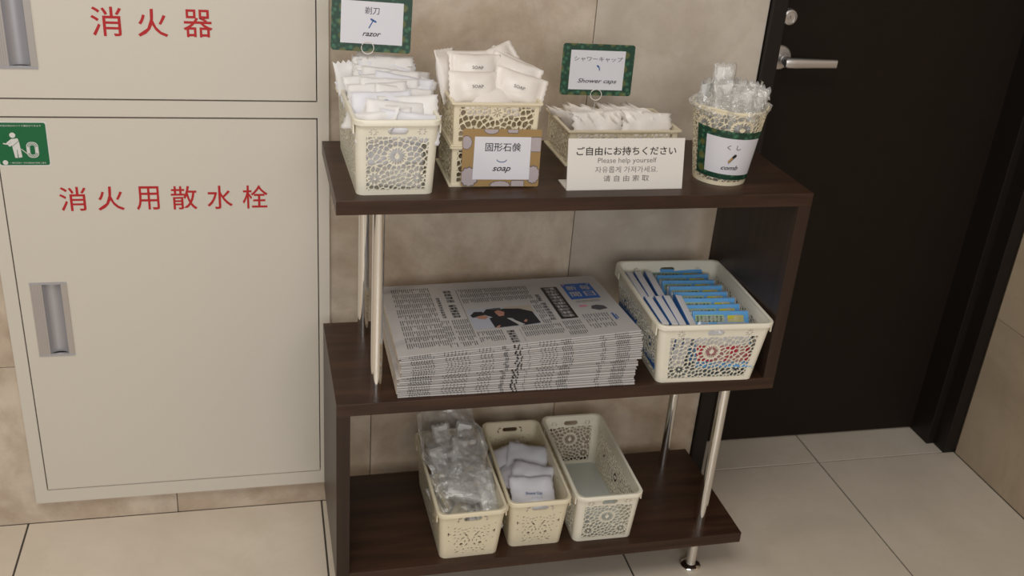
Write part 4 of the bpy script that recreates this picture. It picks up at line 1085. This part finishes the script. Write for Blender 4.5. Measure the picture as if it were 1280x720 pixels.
# shower cap packets in the middle bottom basket
pm = [pk_mesh('shower_cap_packet', 'packet_blue', .080, .072, .013, s_, crimp=.07, zig=.0008, wr=.0022, pw=.5) for s_ in (61, 62, 63)]
q5 = [(.352, .188, .190, 6, 24, 16, 'rear, overlapped by its neighbour'), (.383, .178, .198, -4, 26, -12, 'rear, uppermost'), (.356, .138, .186, -12, 10, -20, 'crosswise in the middle, by the comb basket'),
      (.378, .122, .196, -8, 16, -14, 'crosswise on top in the middle'), (.370, .078, .192, 2, 24, -5, 'at the front, with blue lettering')]
for i, (x, y, z, ya, ti, ro, wh) in enumerate(q5):
    o = place(link('shower_cap_packet', pm[i % 3]), x, y, z, ya, ti, ro); tag(o, 'white shower cap packet on the bottom shelf, '+wh, 'packet', 'shower cap packets in the bottom basket')
    if i == 4:
        o.scale = (1.05, 1.1, 1)
        b = MB(); Z = Matrix.Translation((0, 0, .0088)); put_text(b, 'Shower Cap', .000, -.004, 'ink_blue', width=.030, height=.0062, T=Z, bold=.01); put_text(b, 'シャワーキャップ', .004, -.012, 'ink_blue', width=.020, height=.0026, T=Z)
        b.build('lettering', o)

# toothbrush packets in the wide basket
def tb_slim(seed):      # seen edge-on: white packet with blue faces
    b = MB(); b.box(-.0065, .0065, -.052, .052, -.045, .045, 'tb_white', bev=.0015); b.box(-.0078, -.0064, -.053, .053, -.046, .0445, 'tb_side', bev=.0004); return b.mesh('toothbrush_packet')
tsm = tb_slim(0)
ll = ['nearest the newspapers', 'second from the newspapers', 'third from the newspapers', 'fourth from the newspapers']
for r_, (yy, n, row) in enumerate(((.078, 4, 'front'), (.188, 3, 'rear'))):
    for k in range(n):
        o = link('toothbrush_packet', tsm); x = .5585+k*(.0162 if r_ == 0 else .0185)+(.004 if r_ == 0 else .004)
        o.location = (x, yy, Z1+.066-(.003 if r_ else 0)); o.rotation_euler = (.02*k, rnd.uniform(-.02, .06)+(.10 if (r_ == 0 and k == 3) else 0), -.06+rnd.uniform(-.02, .02)-(.05 if (r_ == 0 and k == 3) else 0))
        tag(o, 'white toothbrush packet with blue face, %s row, %s' % (row, ll[k]), 'packet', 'white toothbrush packets standing on edge')
def tb_face(red=False):
    root = empty('toothbrush_packet')
    b = MB(); b.box(-.052, .052, -.050, .050, -.004, .004, 'tb_blue', bev=.001); b.box(-.050, .050, -.020, .018, .0041, .0043, 'tb_white')
    if red: b.box(-.050, .050, -.040, -.012, .0044, .0046, 'tb_red')
    b.build('blister', root)
    p = MB(); p.box(.012, .042, .030, .042, .0042, .0044, 'tb_yellow'); p.box(-.048, .006, .030, .043, .0042, .0043, 'tb_green')
    for k in range(7):
        x = -.046+k*.0072
        for s_ in range(3): p.box(x, x+.0052, .0310+s_*.0038, .0322+s_*.0038, .0045, .0046, 'tb_dark')
        p.box(x+.002, x+.003, .030, .041, .0045, .0046, 'tb_dark')
    for k in range(10): x = -.046+k*.0056; p.box(x, x+.004, .0215, .0228, .0045, .0046, 'tb_yellow'); p.box(x+.0012, x+.0022, .020, .026, .0045, .0046, 'tb_dark')
    p.build('print', root)
    v, f = pillow(.112, .106, .012, 77, nu=20, nv=18, crimp=.05, wr=.0018); MB().add(v, f, 'film').build('wrapper', root, True)
    return root
tf = tb_face(); tfr = tb_face(True)
for k in range(8):
    o = tfr if k == 0 else (tf if k == 1 else copy_tree(tf))
    place(o, .678-.001*k+rnd.uniform(-.002, .002), .040+k*.0275, Z1+.0665-.001*k, -3+rnd.uniform(-2, 2), 58+rnd.uniform(-5, 4), 0)
    tag(o, 'blue and yellow toothbrush packet in clear wrap, %s' % ('foremost with a red band' if k == 0 else words_[k]+' from the front'), 'packet', 'blue toothbrush packets in clear wrap')
